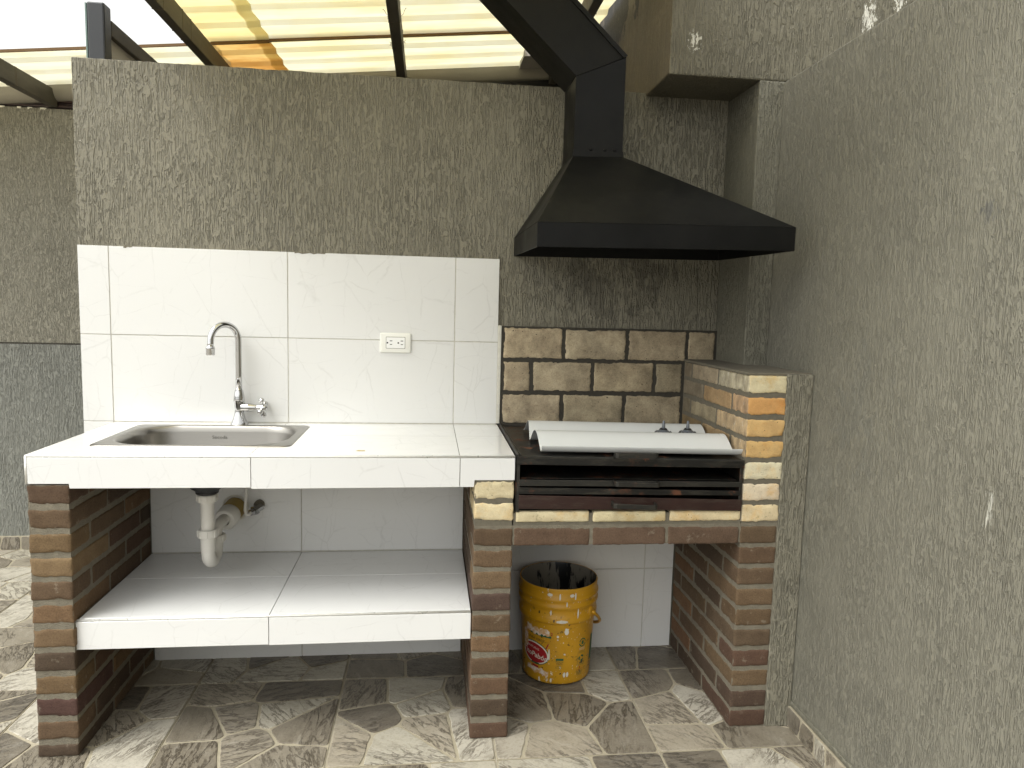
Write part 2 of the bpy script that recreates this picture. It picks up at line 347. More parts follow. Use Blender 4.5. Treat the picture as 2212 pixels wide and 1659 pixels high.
def bucketin():
    m = NB('bucket_inside')
    s = m.ramp(m.noise((16, 16, 3.2), 1, 5, .65, .3, None, (.6, 0, 0)), [(.46, 1), (.49, 0)])
    c = m.mix(s, (.20, .18, .145), (.006, .006, .006))
    return m.done(c, .35)
M['bucket_in'] = bucketin()
M['pr_red'] = plain('print_red', (.33, .015, .02), .4, 0, .1)
M['pr_green'] = plain('print_green', (.015, .10, .05), .4, 0, .1)
M['pr_white'] = plain('print_white', (.66, .63, .55), .5, 0, .15)
M['pr_black'] = plain('print_black', (.03, .028, .022), .5)
def smear(name):
    m = NB(name); n = m.noise(scale=60, detail=6, rough=.75)
    c = m.mix(m.ramp(n, [(.45, 0), (.55, 1)]), (.66, .58, .52), (.58, .34, .14))
    return m.done(c, .6)
M['pr_smear'] = smear('print_torn_paint')

# ------------------------------------------------------------------ helpers
def tag(o, label=None, cat=None, group=None, kind=None):
    if label: o['label'] = label
    if cat: o['category'] = cat
    if group: o['group'] = group
    if kind: o['kind'] = kind
    return o
def empty(name, loc=(0, 0, 0), label=None, cat=None, group=None):
    o = bpy.data.objects.new(name, None); COL.objects.link(o); o.location = loc; o.empty_display_size = .05
    return tag(o, label, cat, group)
def link(name, me, mat=None, parent=None, loc=None):
    o = bpy.data.objects.new(name, me); COL.objects.link(o)
    if mat is not None and not len(me.materials):
        for x in (mat if isinstance(mat, (list, tuple)) else [mat]): me.materials.append(x)
    if parent is not None:
        o.parent = parent
        o.location = (Vector(loc) if loc is not None else Vector((0, 0, 0))) - world_loc(parent)
    elif loc is not None: o.location = loc
    return o
def world_loc(o):
    v = Vector((0, 0, 0))
    while o is not None: v += o.location; o = o.parent
    return v
class MB:
    """collects faces in world coordinates"""
    def __init__(s): s.bm = bmesh.new()
    def box(s, x0, x1, y0, y1, z0, z1, mi=0):
        v = [s.bm.verts.new(p) for p in ((x0, y0, z0), (x1, y0, z0), (x1, y1, z0), (x0, y1, z0), (x0, y0, z1), (x1, y0, z1), (x1, y1, z1), (x0, y1, z1))]
        for f in ((0, 3, 2, 1), (4, 5, 6, 7), (0, 1, 5, 4), (1, 2, 6, 5), (2, 3, 7, 6), (3, 0, 4, 7)):
            s.bm.faces.new([v[i] for i in f]).material_index = mi
        return s
    def prism(s, poly, axis, a0, a1, mi=0):
        """poly: 2-D points, extruded along axis between a0 and a1"""
        def P(p, a): return {0: (a, p[0], p[1]), 1: (p[0], a, p[1]), 2: (p[0], p[1], a)}[axis]
        A = [s.bm.verts.new(P(p, a0)) for p in poly]; B = [s.bm.verts.new(P(p, a1)) for p in poly]; n = len(poly)
        s.bm.faces.new(A).material_index = mi; s.bm.faces.new(B[::-1]).material_index = mi
        for i in range(n): s.bm.faces.new((A[i], A[(i+1) % n], B[(i+1) % n], B[i])).material_index = mi
        return s
    def loft(s, rings, closed=True, caps=True, mi=0):
        V = [[s.bm.verts.new(p) for p in r] for r in rings]; n = len(rings[0])
        for a, b in zip(V, V[1:]):
            for i in range(n if closed else n-1): s.bm.faces.new((a[i], a[(i+1) % n], b[(i+1) % n], b[i])).material_index = mi
        if caps and closed:
            s.bm.faces.new(V[0][::-1]).material_index = mi; s.bm.faces.new(V[-1]).material_index = mi
        return s
    def tube(s, pts, r, n=16, caps=True, mi=0):
        pts = [Vector(p) for p in pts]; rs = r if isinstance(r, (list, tuple)) else [r]*len(pts); rings = []; ref = None
        for i, p in enumerate(pts):
            t = (pts[min(i+1, len(pts)-1)]-pts[max(i-1, 0)]).normalized()
            if ref is None: ref = t.orthogonal().normalized()
            ref = (ref-t*ref.dot(t)).normalized(); b = t.cross(ref)
            rings.append([p+rs[i]*(math.cos(2*math.pi*k/n)*ref+math.sin(2*math.pi*k/n)*b) for k in range(n)])
        return s.loft(rings, True, caps, mi)
    def lathe(s, prof, o, n=48, mi=0, axis=Vector((0, 0, 1)), caps=False):
        q = Vector((0, 0, 1)).rotation_difference(axis)
        rings = [[Vector(o)+q @ Vector((r*math.cos(2*math.pi*k/n), r*math.sin(2*math.pi*k/n), z)) for k in range(n)] for r, z in prof]
        return s.loft(rings, True, caps, mi)
    def build(s, name, mat, parent=None, smooth=False, bevel=0, seg=2, loc=None, auto=None):
        bmesh.ops.recalc_face_normals(s.bm, faces=s.bm.faces[:])
        if loc is None:
            vs = s.bm.verts; 
            lo = [min(v.co[i] for v in vs) for i in range(3)]; hi = [max(v.co[i] for v in vs) for i in range(3)]
            loc = ((lo[0]+hi[0])/2, (lo[1]+hi[1])/2, lo[2])
        loc = Vector(loc)
        bmesh.ops.translate(s.bm, verts=s.bm.verts[:], vec=-loc)
        if smooth:
            for f in s.bm.faces: f.smooth = True
            if auto:
                for e in s.bm.edges:
                    if len(e.link_faces) == 2 and e.calc_face_angle(0) > auto: e.smooth = False
        me = bpy.data.meshes.new(name); s.bm.to_mesh(me); s.bm.free()
        o = link(name, me, mat, parent, loc)
        if bevel:
            b = o.modifiers.new('bevel', 'BEVEL'); b.width = bevel; b.segments = seg; b.limit_method = 'ANGLE'; b.harden_normals = False
        return o

def axis_steps(L, step=.009):
    e = [0, .0025, .007]
    n = max(1, round((L-.014)/step))
    return e[:-1] + [.007+(L-.014)*i/n for i in range(n+1)] + [L-.0025, L]
_bc = {}
def brick_mesh(sx, sy, sz, var, amp=.0022):
    key = (round(sx, 3), round(sy, 3), round(sz, 3), var, amp)
    if key in _bc: return _bc[key]
    X, Y, Z = axis_steps(sx), axis_steps(sy), axis_steps(sz)
    vid = {}; V = []; F = []
    off = Vector((var*3.7+sx*11, var*1.3+sz*5, var*2.1))
    def vt(i, j, k):
        q = (i, j, k)
        if q in vid: return vid[q]
        p = Vector((X[i], Y[j], Z[k])); 
        c = Vector((min(max(p.x, .0055), sx-.0055), min(max(p.y, .0055), sy-.0055), min(max(p.z, .0055), sz-.0055)))
        d = p-c
        if d.length > .0055: d = d*(.0055/d.length)
        p = c+d
        n1 = noise.noise((p+off)*38); n2 = noise.noise((p+off)*150); n3 = max(0, noise.noise((p+off)*24+Vector((5, 5, 5)))-.28)*5
        ed = d.normalized() if d.length else Vector((0, 0, 0))
        edge = 1 if sum(1 for a in d if abs(a) > .001) > 1 else .35
        p += ed*((n1*.8+n2*1.0-.3-n3*edge)*amp*edge)
        V.append(p-Vector((sx/2, sy/2, sz/2))); vid[q] = len(V)-1; return vid[q]
    nx, ny, nz = len(X)-1, len(Y)-1, len(Z)-1
    for i in range(nx):
        for j in range(ny):
            F.append((vt(i, j, 0), vt(i, j+1, 0), vt(i+1, j+1, 0), vt(i+1, j, 0))); F.append((vt(i, j, nz), vt(i+1, j, nz), vt(i+1, j+1, nz), vt(i, j+1, nz)))
    for i in range(nx):
        for k in range(nz):
            F.append((vt(i, 0, k), vt(i+1, 0, k), vt(i+1, 0, k+1), vt(i, 0, k+1))); F.append((vt(i, ny, k), vt(i, ny, k+1), vt(i+1, ny, k+1), vt(i+1, ny, k)))
    for j in range(ny):
        for k in range(nz):
            F.append((vt(0, j, k), vt(0, j, k+1), vt(0, j+1, k+1), vt(0, j+1, k))); F.append((vt(nx, j, k), vt(nx, j+1, k), vt(nx, j+1, k+1), vt(nx, j, k+1)))
    me = bpy.data.meshes.new('brick'); me.from_pydata(V, [], F); me.update()
    me.shade_smooth()
    _bc[key] = me; return me
def brick(x0, x1, y0, y1, z0, z1, col, mat, parent, amp=.0019, name='brick', tilt=.004, jit=.0012, side=None):
    me = brick_mesh(x1-x0, y1-y0, z1-z0, random.randrange(4), amp)
    o = bpy.data.objects.new(name, me); COL.objects.link(o)
    if not me.materials: me.materials.append(mat)
    if me.materials[0] != mat:
        me2 = me.copy(); me2.materials[0] = mat; o.data = me2
    if side is not None:
        me2 = me.copy(); me2.materials.clear(); me2.materials.append(mat); me2.materials.append(side)
        for f in me2.polygons: f.material_index = 1 if f.center.x < -(x1-x0)/2+.003 else 0
        o.data = me2
    c = Vector(((x0+x1)/2, (y0+y1)/2, (z0+z1)/2))
    j = lambda a: random.uniform(-a, a)
    o.parent = parent; o.location = c-world_loc(parent)+Vector((j(jit), j(jit), j(.0015)))
    o.rotation_euler = (j(tilt), j(tilt), j(tilt*.5))
    o.color = (*col, 1); return o

TAN = (.190, .122, .064); BRN = (.140, .092, .054); DRK = (.092, .063, .041); LTN = (.245, .165, .09); MAR = (.118, .073, .046)
def vary(c, a=.14):
    k = (.80 if c[0] < .3 else 1)+random.uniform(-a, a); return tuple(x*k*(1+random.uniform(-.02, .02)) for x in c)
CREAM = (.64, .56, .36); ORANGE = (.62, .26, .06); PEACH = (.60, .36, .13)

# ------------------------------------------------------------------ ground
g = MB().box(-60, 60, -60, 60, -.30, -.012)
tag(g.build('ground', M['slab']), 'pale concrete ground running out past the terrace', None, None, 'structure')

TS = .5125; X0, Y0 = .390, -.197   # measured joint crossings
floor = MB().box(-5.76+.39, 2.416+.3, -6.6, 1.35, -.010, -.0035).build('floor', M['grout_floor'])
tag(floor, 'stone patterned ceramic floor of the terrace', None, None, 'structure')

def clip(poly, nx, ny, c):
    out = []
    for i in range(len(poly)):
        a, b = poly[i], poly[(i+1) % len(poly)]
        da, db = a[0]*nx+a[1]*ny-c, b[0]*nx+b[1]*ny-c
        if da <= 0: out.append(a)
        if da*db < 0:
            t = da/(da-db); out.append((a[0]+(b[0]-a[0])*t, a[1]+(b[1]-a[1])*t))
    return out
def cells(w, h, n, seed, inset=.0048, edge=.0024):
    rr = random.Random(seed); pts = []
    tries = 0
    md = .62*math.sqrt(w*h/n)
    while len(pts) < n and tries < 4000:
        p = (rr.uniform(.02, w-.02), rr.uniform(.02, h-.02)); tries += 1
        if all((p[0]-q[0])**2+(p[1]-q[1])**2 > md*md for q in pts): pts.append(p)
        if tries % 400 == 0: md *= .9
    res = []
    for i, p in enumerate(pts):
        poly = [(edge, edge), (w-edge, edge), (w-edge, h-edge), (edge, h-edge)]
        for j, q in enumerate(pts):
            if i == j: continue
            dx, dy = q[0]-p[0], q[1]-p[1]; L = math.hypot(dx, dy)
            nx, ny = dx/L, dy/L; mx, my = (p[0]+q[0])/2, (p[1]+q[1])/2
            poly = clip(poly, nx, ny, nx*mx+ny*my-inset)
            if len(poly) < 3: break
        if len(poly) < 3: continue
        # drop tiny edges, round the corners a little and let the outline wander
        pl = []
        for k in range(len(poly)):
            a, b, c = Vector(poly[k-1]), Vector(poly[k]), Vector(poly[(k+1) % len(poly)])
            la, lc = (a-b).length, (c-b).length; r = min(.013, la*.35, lc*.35)
            if r < .0015: pl.append(b); continue
            p0 = b+(a-b).normalized()*r; p1 = b+(c-b).normalized()*r
            for t in (0, .5, 1): pl.append(p0*(1-t)**2+b*2*t*(1-t)+p1*t*t)
        fin = []
        for k in range(len(pl)):
            a, b = pl[k], pl[(k+1) % len(pl)]; fin.append(a); L = (b-a).length
            m = int(L/.035)
            for q in range(1, m+1):
                t = q/(m+1); pt = a.lerp(b, t); nn = Vector((-(b-a).y, (b-a).x)).normalized()
                onedge = min(pt.x, pt.y, w-pt.x, h-pt.y) < edge+.002
                fin.append(pt if onedge else pt+nn*noise.noise(Vector((pt.x*31+seed, pt.y*31, seed)))*.0045)
        res.append(fin)
    return res
def stone_mesh(fin, plane='xy', h=.003):
    cx = sum(p[0] for p in fin)/len(fin); cyy = sum(p[1] for p in fin)/len(fin)
    lay = [(0, 1.0), (h*.7, .995), (h, .975)]
    V = []; n = len(fin)
    for z, s in lay:
        for p in fin:
            dx, dy = p[0]-cx, p[1]-cyy; L = math.hypot(dx, dy) or 1; k = (L-(1-s)*.10)/L
            V.append((dx*k, dy*k, z))
    F = []
    for a in range(2):
        for i in range(n): F.append((a*n+i, a*n+(i+1) % n, (a+1)*n+(i+1) % n, (a+1)*n+i))
    F.append(tuple(2*n+i for i in range(n)))
    me = bpy.data.meshes.new('flagstone'); me.from_pydata([Vector(v) for v in V], [], F); me.update()
    return me, (cx, cyy)
TW = TS-.0035
DES = []
for sdd, n in ((11, 8), (23, 9), (37, 8), (51, 9), (68, 7)):
    DES.append([stone_mesh(f) for f in cells(TW, TW, n, sdd)])
base_me = None
def to_px(p):
    d = Vector(p)-Vector(CAM); z = d.dot(f2)
    return (1106+FPX*d.dot(r3)/z, 829.5-FPX*d.dot(u3)/z) if z > .1 else (-9e3, -9e3)
rr = random.Random(5)
for ix in range(-11, 5):
    for iy in range(-12, 3):
        x0 = X0+ix*TS; y0 = Y0+iy*TS
        if x0 > 2.416: continue
        if y0 > 1.32: continue
        xm, ym = x0+TS/2, y0+TS/2
        pts = [to_px((x0+a*TS, y0+b*TS, 0)) for a in (0, .5, 1) for b in (0, .5, 1)]
        vis = any(-20 < u < 2230 and 1150 < v < 1680 for u, v in pts)
        if base_me is None:
            b = MB().box(-TW/2, TW/2, -TW/2, TW/2, -.008, 0); bmesh.ops.recalc_face_normals(b.bm, faces=b.bm.faces[:])
            base_me = bpy.data.meshes.new('floor_tile'); b.bm.to_mesh(base_me); b.bm.free()
        d = DES[rr.randrange(5)]; rot = rr.randrange(4)*math.pi/2
        t = link('floor_tile', base_me, M['mortar_floor'], floor, (xm, ym, 0)); t.rotation_euler.z = rot
        if vis:
            for me, (a, b) in d:
                s = bpy.data.objects.new('flagstone', me); COL.objects.link(s)
                if not me.materials: me.materials.append(M['stone'])
                s.parent = t; s.location = (a-TW/2, b-TW/2, 0)
        else:
            nme = 'flagstones%d' % DES.index(d)
            J = bpy.data.meshes.get(nme)
            if J is None:
                bm = bmesh.new()
                for me, (a, b) in d:
                    k = len(bm.verts); bm.from_mesh(me); bm.verts.ensure_lookup_table()
                    bmesh.ops.translate(bm, verts=bm.verts[k:], vec=(a-TW/2, b-TW/2, 0))
                J = bpy.data.meshes.new(nme); bm.to_mesh(J); bm.free(); J.materials.append(M['stone'])
            s = bpy.data.objects.new('flagstones', J); COL.objects.link(s); s.parent = t; s['kind'] = 'stuff'

# skirting of cut floor tiles
def skirting(axis, start, n, other, sgn, h, label):
    root = empty('skirting', ((other, start-.25, 0) if axis == 'y' else (start, other, 0)), label, 'skirting')
    for i in range(n):
        L = TS-.004
        if axis == 'y': y1 = start-i*TS; b = MB().box(other-.011, other, y1-L, y1, .003, h)
        else: x1 = start+i*TS; b = MB().box(x1, x1+L, other-.011, other, .003, h)
        t = b.build('skirting_tile', M['mortar_floor'], root)
        for f in cells(L, h-.006, 4, 93+i*7+int(other*10), .004, .0005):
            me, (a, bb) = stone_mesh(f, h=.0022)
            me.materials.append(M['stone'])
            s = bpy.data.objects.new('flagstone', me); COL.objects.link(s); s.parent = t
            if axis == 'y':
                s.rotation_euler = (R(90), 0, R(-90)); p = Vector((other-.011, y1-a, .005+bb))
            else:
                s.rotation_euler = (R(90), 0, 0); p = Vector((x1+a, other-.011, .005+bb))
            s.location = p-world_loc(t)
    return root

# ------------------------------------------------------------------ walls
# main wall, the counter stands against it
_n = 160
_top = [(-.052+2.382*i/_n, 2.1985+.0022*noise.noise(Vector((i*.9, 2, 3)))+.002*noise.noise(Vector((i*.17, 7, 3)))) for i in range(_n, -1, -1)]
_left = [(-.052+.0018*noise.noise(Vector((i*.8, 9, 1))), 2.19-2.19*i/120) for i in range(1, 120)]
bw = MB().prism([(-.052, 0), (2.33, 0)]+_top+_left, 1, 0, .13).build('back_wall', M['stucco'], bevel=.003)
tag(bw, 'olive grey ribbed stucco wall behind the sink counter and the hood', 'wall')
def tile(name, x0, x1, y0, y1, z0, z1, parent, mat='tile', bevel=.0008):
    return MB().box(x0, x1, y0, y1, z0, z1).build(name, M[mat], parent, bevel=bevel, seg=1)
MB().box(-.050, 1.456, -.0060, .001, .905, 1.5555).build('grout', M['grout'], bw)
G = .0016
for x0, x1 in ((-.052, .054), (.054, .675), (.675, 1.291), (1.291, 1.458)):
    for z0, z1 in ((.923, 1.240), (1.240, 1.557)):
        j = random.uniform(-.0006, .0006)
        tile('wall_tile', x0+G, x1-G, -.008+j, -.0005, z0+G, z1-G, bw, 'tile_wall')
tile('wall_tile', -.052+G, .051, -.008, -.0005, .60, .923-G, bw, 'tile_wall')
for x_, w_, k_ in ((.105, .03, 4), (.70, .11, 9)):
    rr_ = random.Random(k_); P_ = [(x_+w_*i/8, 1.5553) for i in range(9)]+[(x_+w_*(1-i/8), 1.5553-rr_.uniform(.001, .006)) for i in range(9)]
    MB().prism(P_, 1, -.0092, -.0084).build('chipped_glaze', M['mortar'], bw)
MB().box(1.457, 1.470, -.012, .001, .925, 1.305).build('plaster_strip', M['plaster'], bw, bevel=.002)
MB().box(.175, 1.335, -.0045, .001, .0, .83).build('grout', M['grout'], bw)
for x0, x1 in ((.172, .720), (.720, 1.337)):
    for z0, z1 in ((.001, .30), (.30, .42), (.424, .829)):
        tile('wall_tile', x0+G, x1-G, -.008, -.0005, z0+(0 if z0 < .1 else G), z1-G, bw, 'tile_wall')
MB().box(1.463, 2.198, -.0045, .001, .0, .64).build('grout', M['grout'], bw)
for x0, x1 in ((1.462, 2.078), (2.078, 2.199)):
    for z0, z1 in ((.001, .333), (.333, .65)):
        tile('wall_tile', x0+G, x1-G, -.008, -.0005, z0+(0 if z0 < .1 else G), z1-G, bw, 'tile_wall')
b = MB(); rr = random.Random(3)
bm = b.bm
c0 = (1.842, -.0088, .055)
for i in range(9):
    a = rr.uniform(0, 6.28); L = rr.uniform(.008, .022); ctr = (c0[0]+rr.uniform(-.012, .012), c0[2]+rr.uniform(-.012, .014)); wd = rr.uniform(.002, .005)
    dx, dz = math.cos(a), math.sin(a)
    b.prism([(ctr[0]-dx*L/2-dz*wd/3, ctr[1]-dz*L/2+dx*wd/3), (ctr[0], ctr[1]-wd), (ctr[0]+dx*L/2, ctr[1]+dz*L/2), (ctr[0]+dz*wd/2, ctr[1]+wd)], 1, c0[1], c0[1]+.0006)
b.build('smudge', M['dirt_edge'], bw)

# firebrick lining behind the grill
fl = MB().box(1.468, 2.332, -.0085, .002, .90, 1.303).build('firebrick_lining', M['mortar_dark'])
tag(fl, 'sooty lining of large beige firebricks on the wall behind the grill', 'brick lining')
SB = (.57, .475, .32)
for z0, z1, xs in ((1.178, 1.299, (1.474, 1.714, 1.965, 2.209, 2.328)), (1.052, 1.171, (1.474, 1.590, 1.831, 2.080, 2.199)), (.925, 1.043, (1.474, 1.712, 1.961, 2.199))):
    for i, (a, c) in enumerate(zip(xs, xs[1:])):
        k = 1-.30*(a-1.47)/.75-.12*(1.3-z1)/.3
        if i == 3: k = .8 if z1 > 1.25 else .62
        brick(a+.0055, c-.0055, -.0115, .045, z0+.002, z1-.002, vary(tuple(x*k for x in SB), .06), M['sootbrick'], fl, .0030, jit=.0006, tilt=.001)

# far wall on the left
fw = MB().box(-6, 2.0, 1.31, 1.45, 0, 2.33).build('far_wall', M['stucco_far'], bevel=.004)
tag(fw, 'grey stucco wall further back left of the sink counter with a horizontal joint', 'wall')
MB().box(-6, 2.0, 1.304, 1.311, 0, 1.117).build('wall_panel', M['stucco_low'], fw, bevel=.004)
MB().box(-6, 2.0, 1.3085, 1.3115, 1.118, 1.126).build('joint', M['mortar_dark'], fw)
b = MB(); rr = random.Random(8)
for x0, L in ((-1.25, .28), (-.91, .018), (-.86, .022), (-.80, .030)):
    n = 6; pts = [(x0+L*i/n, 2.331) for i in range(n+1)]+[(x0+L*(1-i/n), 2.331-rr.uniform(.004, .013)) for i in range(n+1)]
    b.prism(pts, 1, 1.308, 1.32)
b.build('bare_patch', M['whitechip'], fw)
skirting('x', -2.20, 5, 1.304, 1, .078, 'stone patterned skirting along the foot of the far grey wall')

# upper block over the niche, its column and its side
tw = MB().box(2.00, 6.5, -.264, 1.9, 2.186, 4.6, 0).build('upper_wall', [M['stucco_tower'], M['stucco_side']], bevel=.006)
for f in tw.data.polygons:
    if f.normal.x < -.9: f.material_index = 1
tag(tw, 'tall olive stucco block overhanging the niche behind the black duct', 'wall')
MB().box(2.330, 2.423, -.264, .13, 1.18, 2.186).build('pilaster', M['stucco_niche'], tw, bevel=.004)
MB().box(2.415, 4.6, .0, .13, 0, 2.186).build('backing', M['stucco_niche'], tw)
rw = MB().box(2.416, 2.56, -7.0, -.264, 0, 2.183).build('right_wall', M['stucco_right'], bevel=.006)
tag(rw, 'pale grey stucco side wall filling the right of the view', 'wall')
MB().box(2.409, 2.418, -7.0, -.602, .074, .092).build('plaster_lip', M['stucco_niche'], rw, bevel=.004)
skirting('y', -.602-.098+TS-.41, 6, 2.416, 1, .072, 'stone patterned skirting at the foot of the right stucco wall')

# ------------------------------------------------------------------ brick piers
def bond(y0, y1, parity):
    """stretchers along y behind a 12 cm thick wall end"""
    L = .2445; out = []; y = y0
    first = L if parity else .119
    while y < y1-.01:
        e = min(y+first, y1); 
        if y1-e < .03: e = y1
        out.append((y, e)); y = e+.010; first = L
    return out
def pier(x0, x1, y0, y1, courses, cols, side_cols, root, mort, mat='brick', hb=.056):
    pass

lp = empty('brick_pier', (.112, -.3, 0), 'brown brick pier at the left end under the white counter', 'brick pier')
MB().box(.0575, .1675, -.597, -.003, 0, .832).build('mortar', M['mortar'], lp)
lcols = [MAR, BRN, TAN, LTN, BRN, TAN, (.185, .12, .066), DRK, TAN, (.095, .05, .040), BRN, DRK]
for k in range(12):
    z1 = .832-.0718*k; z0 = max(.004, z1-.0565)
    for i, (a, c) in enumerate(bond(-.6, -.002, k % 2)):
        col = lcols[k] if i == 0 else random.choice([BRN, DRK, MAR, BRN, TAN])
        brick(.0545, .1705, a, c, z0, z1, vary(col, .1), M['brick'], lp)
mp = empty('brick_pier', (1.40, -.3, 0), 'narrow brick pier between the white shelf and the yellow bucket', 'brick pier')
MB().box(1.3415, 1.4575, -.597, -.003, 0, .70).build('mortar', M['mortar'], mp)
MB().box(1.3415, 1.4575, -.597, -.003, .70, .845).build('mortar', M['mortar_mid'], mp)
mcols = [CREAM, CREAM, BRN, (.185, .122, .07), (.205, .138, .076), (.105, .07, .052), BRN, TAN, BRN, (.16, .098, .057), DRK, MAR]
for k in range(12):
    z1 = (.842-.0695*k) if k < 2 else .692-.0697*(k-2); z0 = max(.004, z1-.057)
    if k == 11: z1 = .055; z0 = .004
    for i, (a, c) in enumerate(bond(-.6, -.002, k % 2)):
        col = mcols[k] if i == 0 else random.choice([BRN, DRK, MAR])
        brick(1.3385, 1.4605, a, c, z0, z1, vary(col, .07), M['firebrick'] if k < 2 else M['brick'], mp, .0032 if k < 2 else .0019)
rp = empty('brick_pier', (2.30, -.3, 0), 'right brick pier of the barbecue with cream and orange firebricks above brown bricks', 'brick pier')
MB().box(2.203, 2.326, -.597, -.003, 0, .70).build('mortar', M['mortar'], rp)
MB().box(2.203, 2.326, -.5965, -.003, .70, 1.178).build('mortar', M['mortar_mid'], rp)
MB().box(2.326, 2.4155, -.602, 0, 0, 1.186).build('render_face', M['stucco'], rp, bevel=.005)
MB().box(2.197, 2.412, -.594, -.012, 1.1795, 1.189).build('pier_cap', M['mortar_mid'], rp, bevel=.003)
fcols = [(.66, .58, .38), (.60, .33, .125), (.62, .41, .18), (.63, .43, .18), (.68, .61, .43), (.66, .58, .41), (.66, .55, .34)]
for k in range(7):
    z1 = 1.179-.0692*k; z0 = z1-.057
    for i, (a, c) in enumerate(bond(-.6, -.014, (k+1) % 2)):
        if i == 0:
            e = min(.119, c-a) if False else c
            brick(2.2005, 2.329, a, c, z0, z1, vary(fcols[k], .03), M['firebrick'], rp, .0032, side=M['fireside'])
        else:
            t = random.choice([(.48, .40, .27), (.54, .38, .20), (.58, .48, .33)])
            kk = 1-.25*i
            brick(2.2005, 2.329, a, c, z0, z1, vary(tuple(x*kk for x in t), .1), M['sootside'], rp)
rcols = [BRN, (.145, .093, .056), (.145, .098, .06), (.18, .12, .068), (.155, .102, .058), (.15, .102, .062), (.118, .070, .047), (.168, .113, .063), (.098, .065, .044), (.105, .063, .042)]
for k in range(10):
    z1 = .692-.0700*k; z0 = max(.004, z1-.057)
    if z1 < .06: z1 = .052
    for i, (a, c) in enumerate(bond(-.6, -.010, k % 2)):
        col = rcols[k] if i == 0 else random.choice([BRN, DRK, BRN, (.2, .115, .06)])
        brick(2.2005, 2.325, a, c, z0, z1, vary(col, .08), M['brick'], rp)
# lintel: brown course and cream course under the grill
lt = empty('brick_lintel', (1.83, -.54, .635), 'brick lintel under the grill, brown course below a cream course', 'brick lintel')
MB().box(1.458, 2.203, -.597, -.003, .637, .70).build('mortar', M['mortar'], lt)
MB().box(1.462, 2.2005, -.596, -.003, .70, .738).build('mortar', M['mortar_mid'], lt)
for a, c in ((1.4635, 1.707), (1.714, 1.953), (1.959, 2.1965)):
    brick(a, c, -.6, -.48, .634, .692, vary((.152, .098, .065), .06), M['brick'], lt)
for a, c in ((1.4685, 1.702), (1.713, 1.951), (1.961, 2.197)):
    brick(a, c, -.6, -.48, .709, .7445, vary((.66, .56, .36), .04), M['firebrick'], lt)
    brick(a, c, -.47, -.23, .709, .7445, vary((.3, .25, .17), .04), M['sootside'], lt)

# ------------------------------------------------------------------ counter
SX0, SX1, SY0, SY1 = .190, .745, -.458, -.086      # hole for the basin
ct = empty('sink_counter', (.76, -.3, .83), 'white marble tiled counter top with the steel sink set in it', 'counter')
def holed(x0, x1, y0, y1, z0, z1):
    b = MB(); ax0, ax1 = max(x0, SX0), min(x1, SX1); ay0, ay1 = max(y0, SY0), min(y1, SY1)
    if ax0 >= ax1 or ay0 >= ay1: return b.box(x0, x1, y0, y1, z0, z1)
    if x0 < ax0: b.box(x0, ax0, y0, y1, z0, z1)
    if ax1 < x1: b.box(ax1, x1, y0, y1, z0, z1)
    if y0 < ay0: b.box(ax0, ax1, y0, ay0, z0, z1)
    if ay1 < y1: b.box(ax0, ax1, ay1, y1, z0, z1)
    return b
holed(.0555, 1.4600, -.591, -.001, .842, .9135).build('slab', M['slab'], ct)
holed(.172, 1.338, -.591, -.001, .829, .8419).build('slab_underside', M['slab'], ct)
for x0, x1 in ((.0535, .6700), (.6700, 1.2915), (1.2915, 1.4620)):
    for y0, y1 in ((-.594, -.263), (-.263, -.001)):
        holed(x0+.0009, x1-.0009, y0+.0009, y1-.0009, .9140, .9200).build('counter_tile', M['tile'], ct)
def fascia(poly): return MB().prism(poly, 1, -.6, -.5925).build('fascia_tile', M['tile'], ct, bevel=.0008, seg=1)
fascia([(.0600, .8360), (.1700, .8360), (.1720, .8225), (.6755, .8235), (.6755, .9130), (.0600, .9130)])
fascia([(.6775, .8195), (1.2925, .8235), (1.2925, .9130), (.6775, .9130)])
fascia([(1.2945, .8235), (1.3370, .8235), (1.3385, .8445), (1.4620, .8445), (1.4620, .9130), (1.2945, .9130)])
MB().box(.0520, .0590, -.588, -.001, .8360, .9130).build('side_tile', M['tile'], ct, bevel=.0008, seg=1)
b = MB().tube([(.056, -.5965, .9168), (.4, -.5965, .9168), (.9, -.5965, .9168), (1.462, -.5965, .9168)], .0038, 10)
b.build('edge_trim', M['trim'], ct, smooth=True)
MB().tube([(.0555, -.5965, .9168), (.0555, -.5965, .835)], .0038, 10).build('edge_trim', M['trim'], ct, smooth=True)
MB().tube([(.0555, -.5965, .9168), (.0555, -.003, .9168)], .0036, 10).build('edge_trim', M['trim'], ct, smooth=True)

sh = empty('lower_shelf', (.75, -.29, .33), 'white tiled shelf under the sink between two brick piers', 'shelf')
MB().box(.174, 1.335, -.575, -.009, .334, .4155).build('slab', M['slab'], sh)
for x0, x1 in ((.1725, .7210), (.7210, 1.3365)):
    for y0, y1 in ((-.578, -.262), (-.262, -.009)):
        tile('shelf_tile', x0+.001, x1-.001, y0+.001, y1-.001, .4158, .4220, sh)
MB().prism([(.163, .329), (.7190, .329), (.7190, .4145), (.163, .4145)], 1, -.5845, -.5770).build('fascia_tile', M['tile'], sh, bevel=.0008, seg=1)
MB().prism([(.7210, .327), (1.3365, .330), (1.3365, .4145), (.7210, .4145)], 1, -.5845, -.5770).build('fascia_tile', M['tile'], sh, bevel=.0008, seg=1)
MB().tube([(.166, -.581, .4185), (.7, -.581, .4185), (1.336, -.581, .4185)], .0038, 10).build('edge_trim', M['trim'], sh, smooth=True)

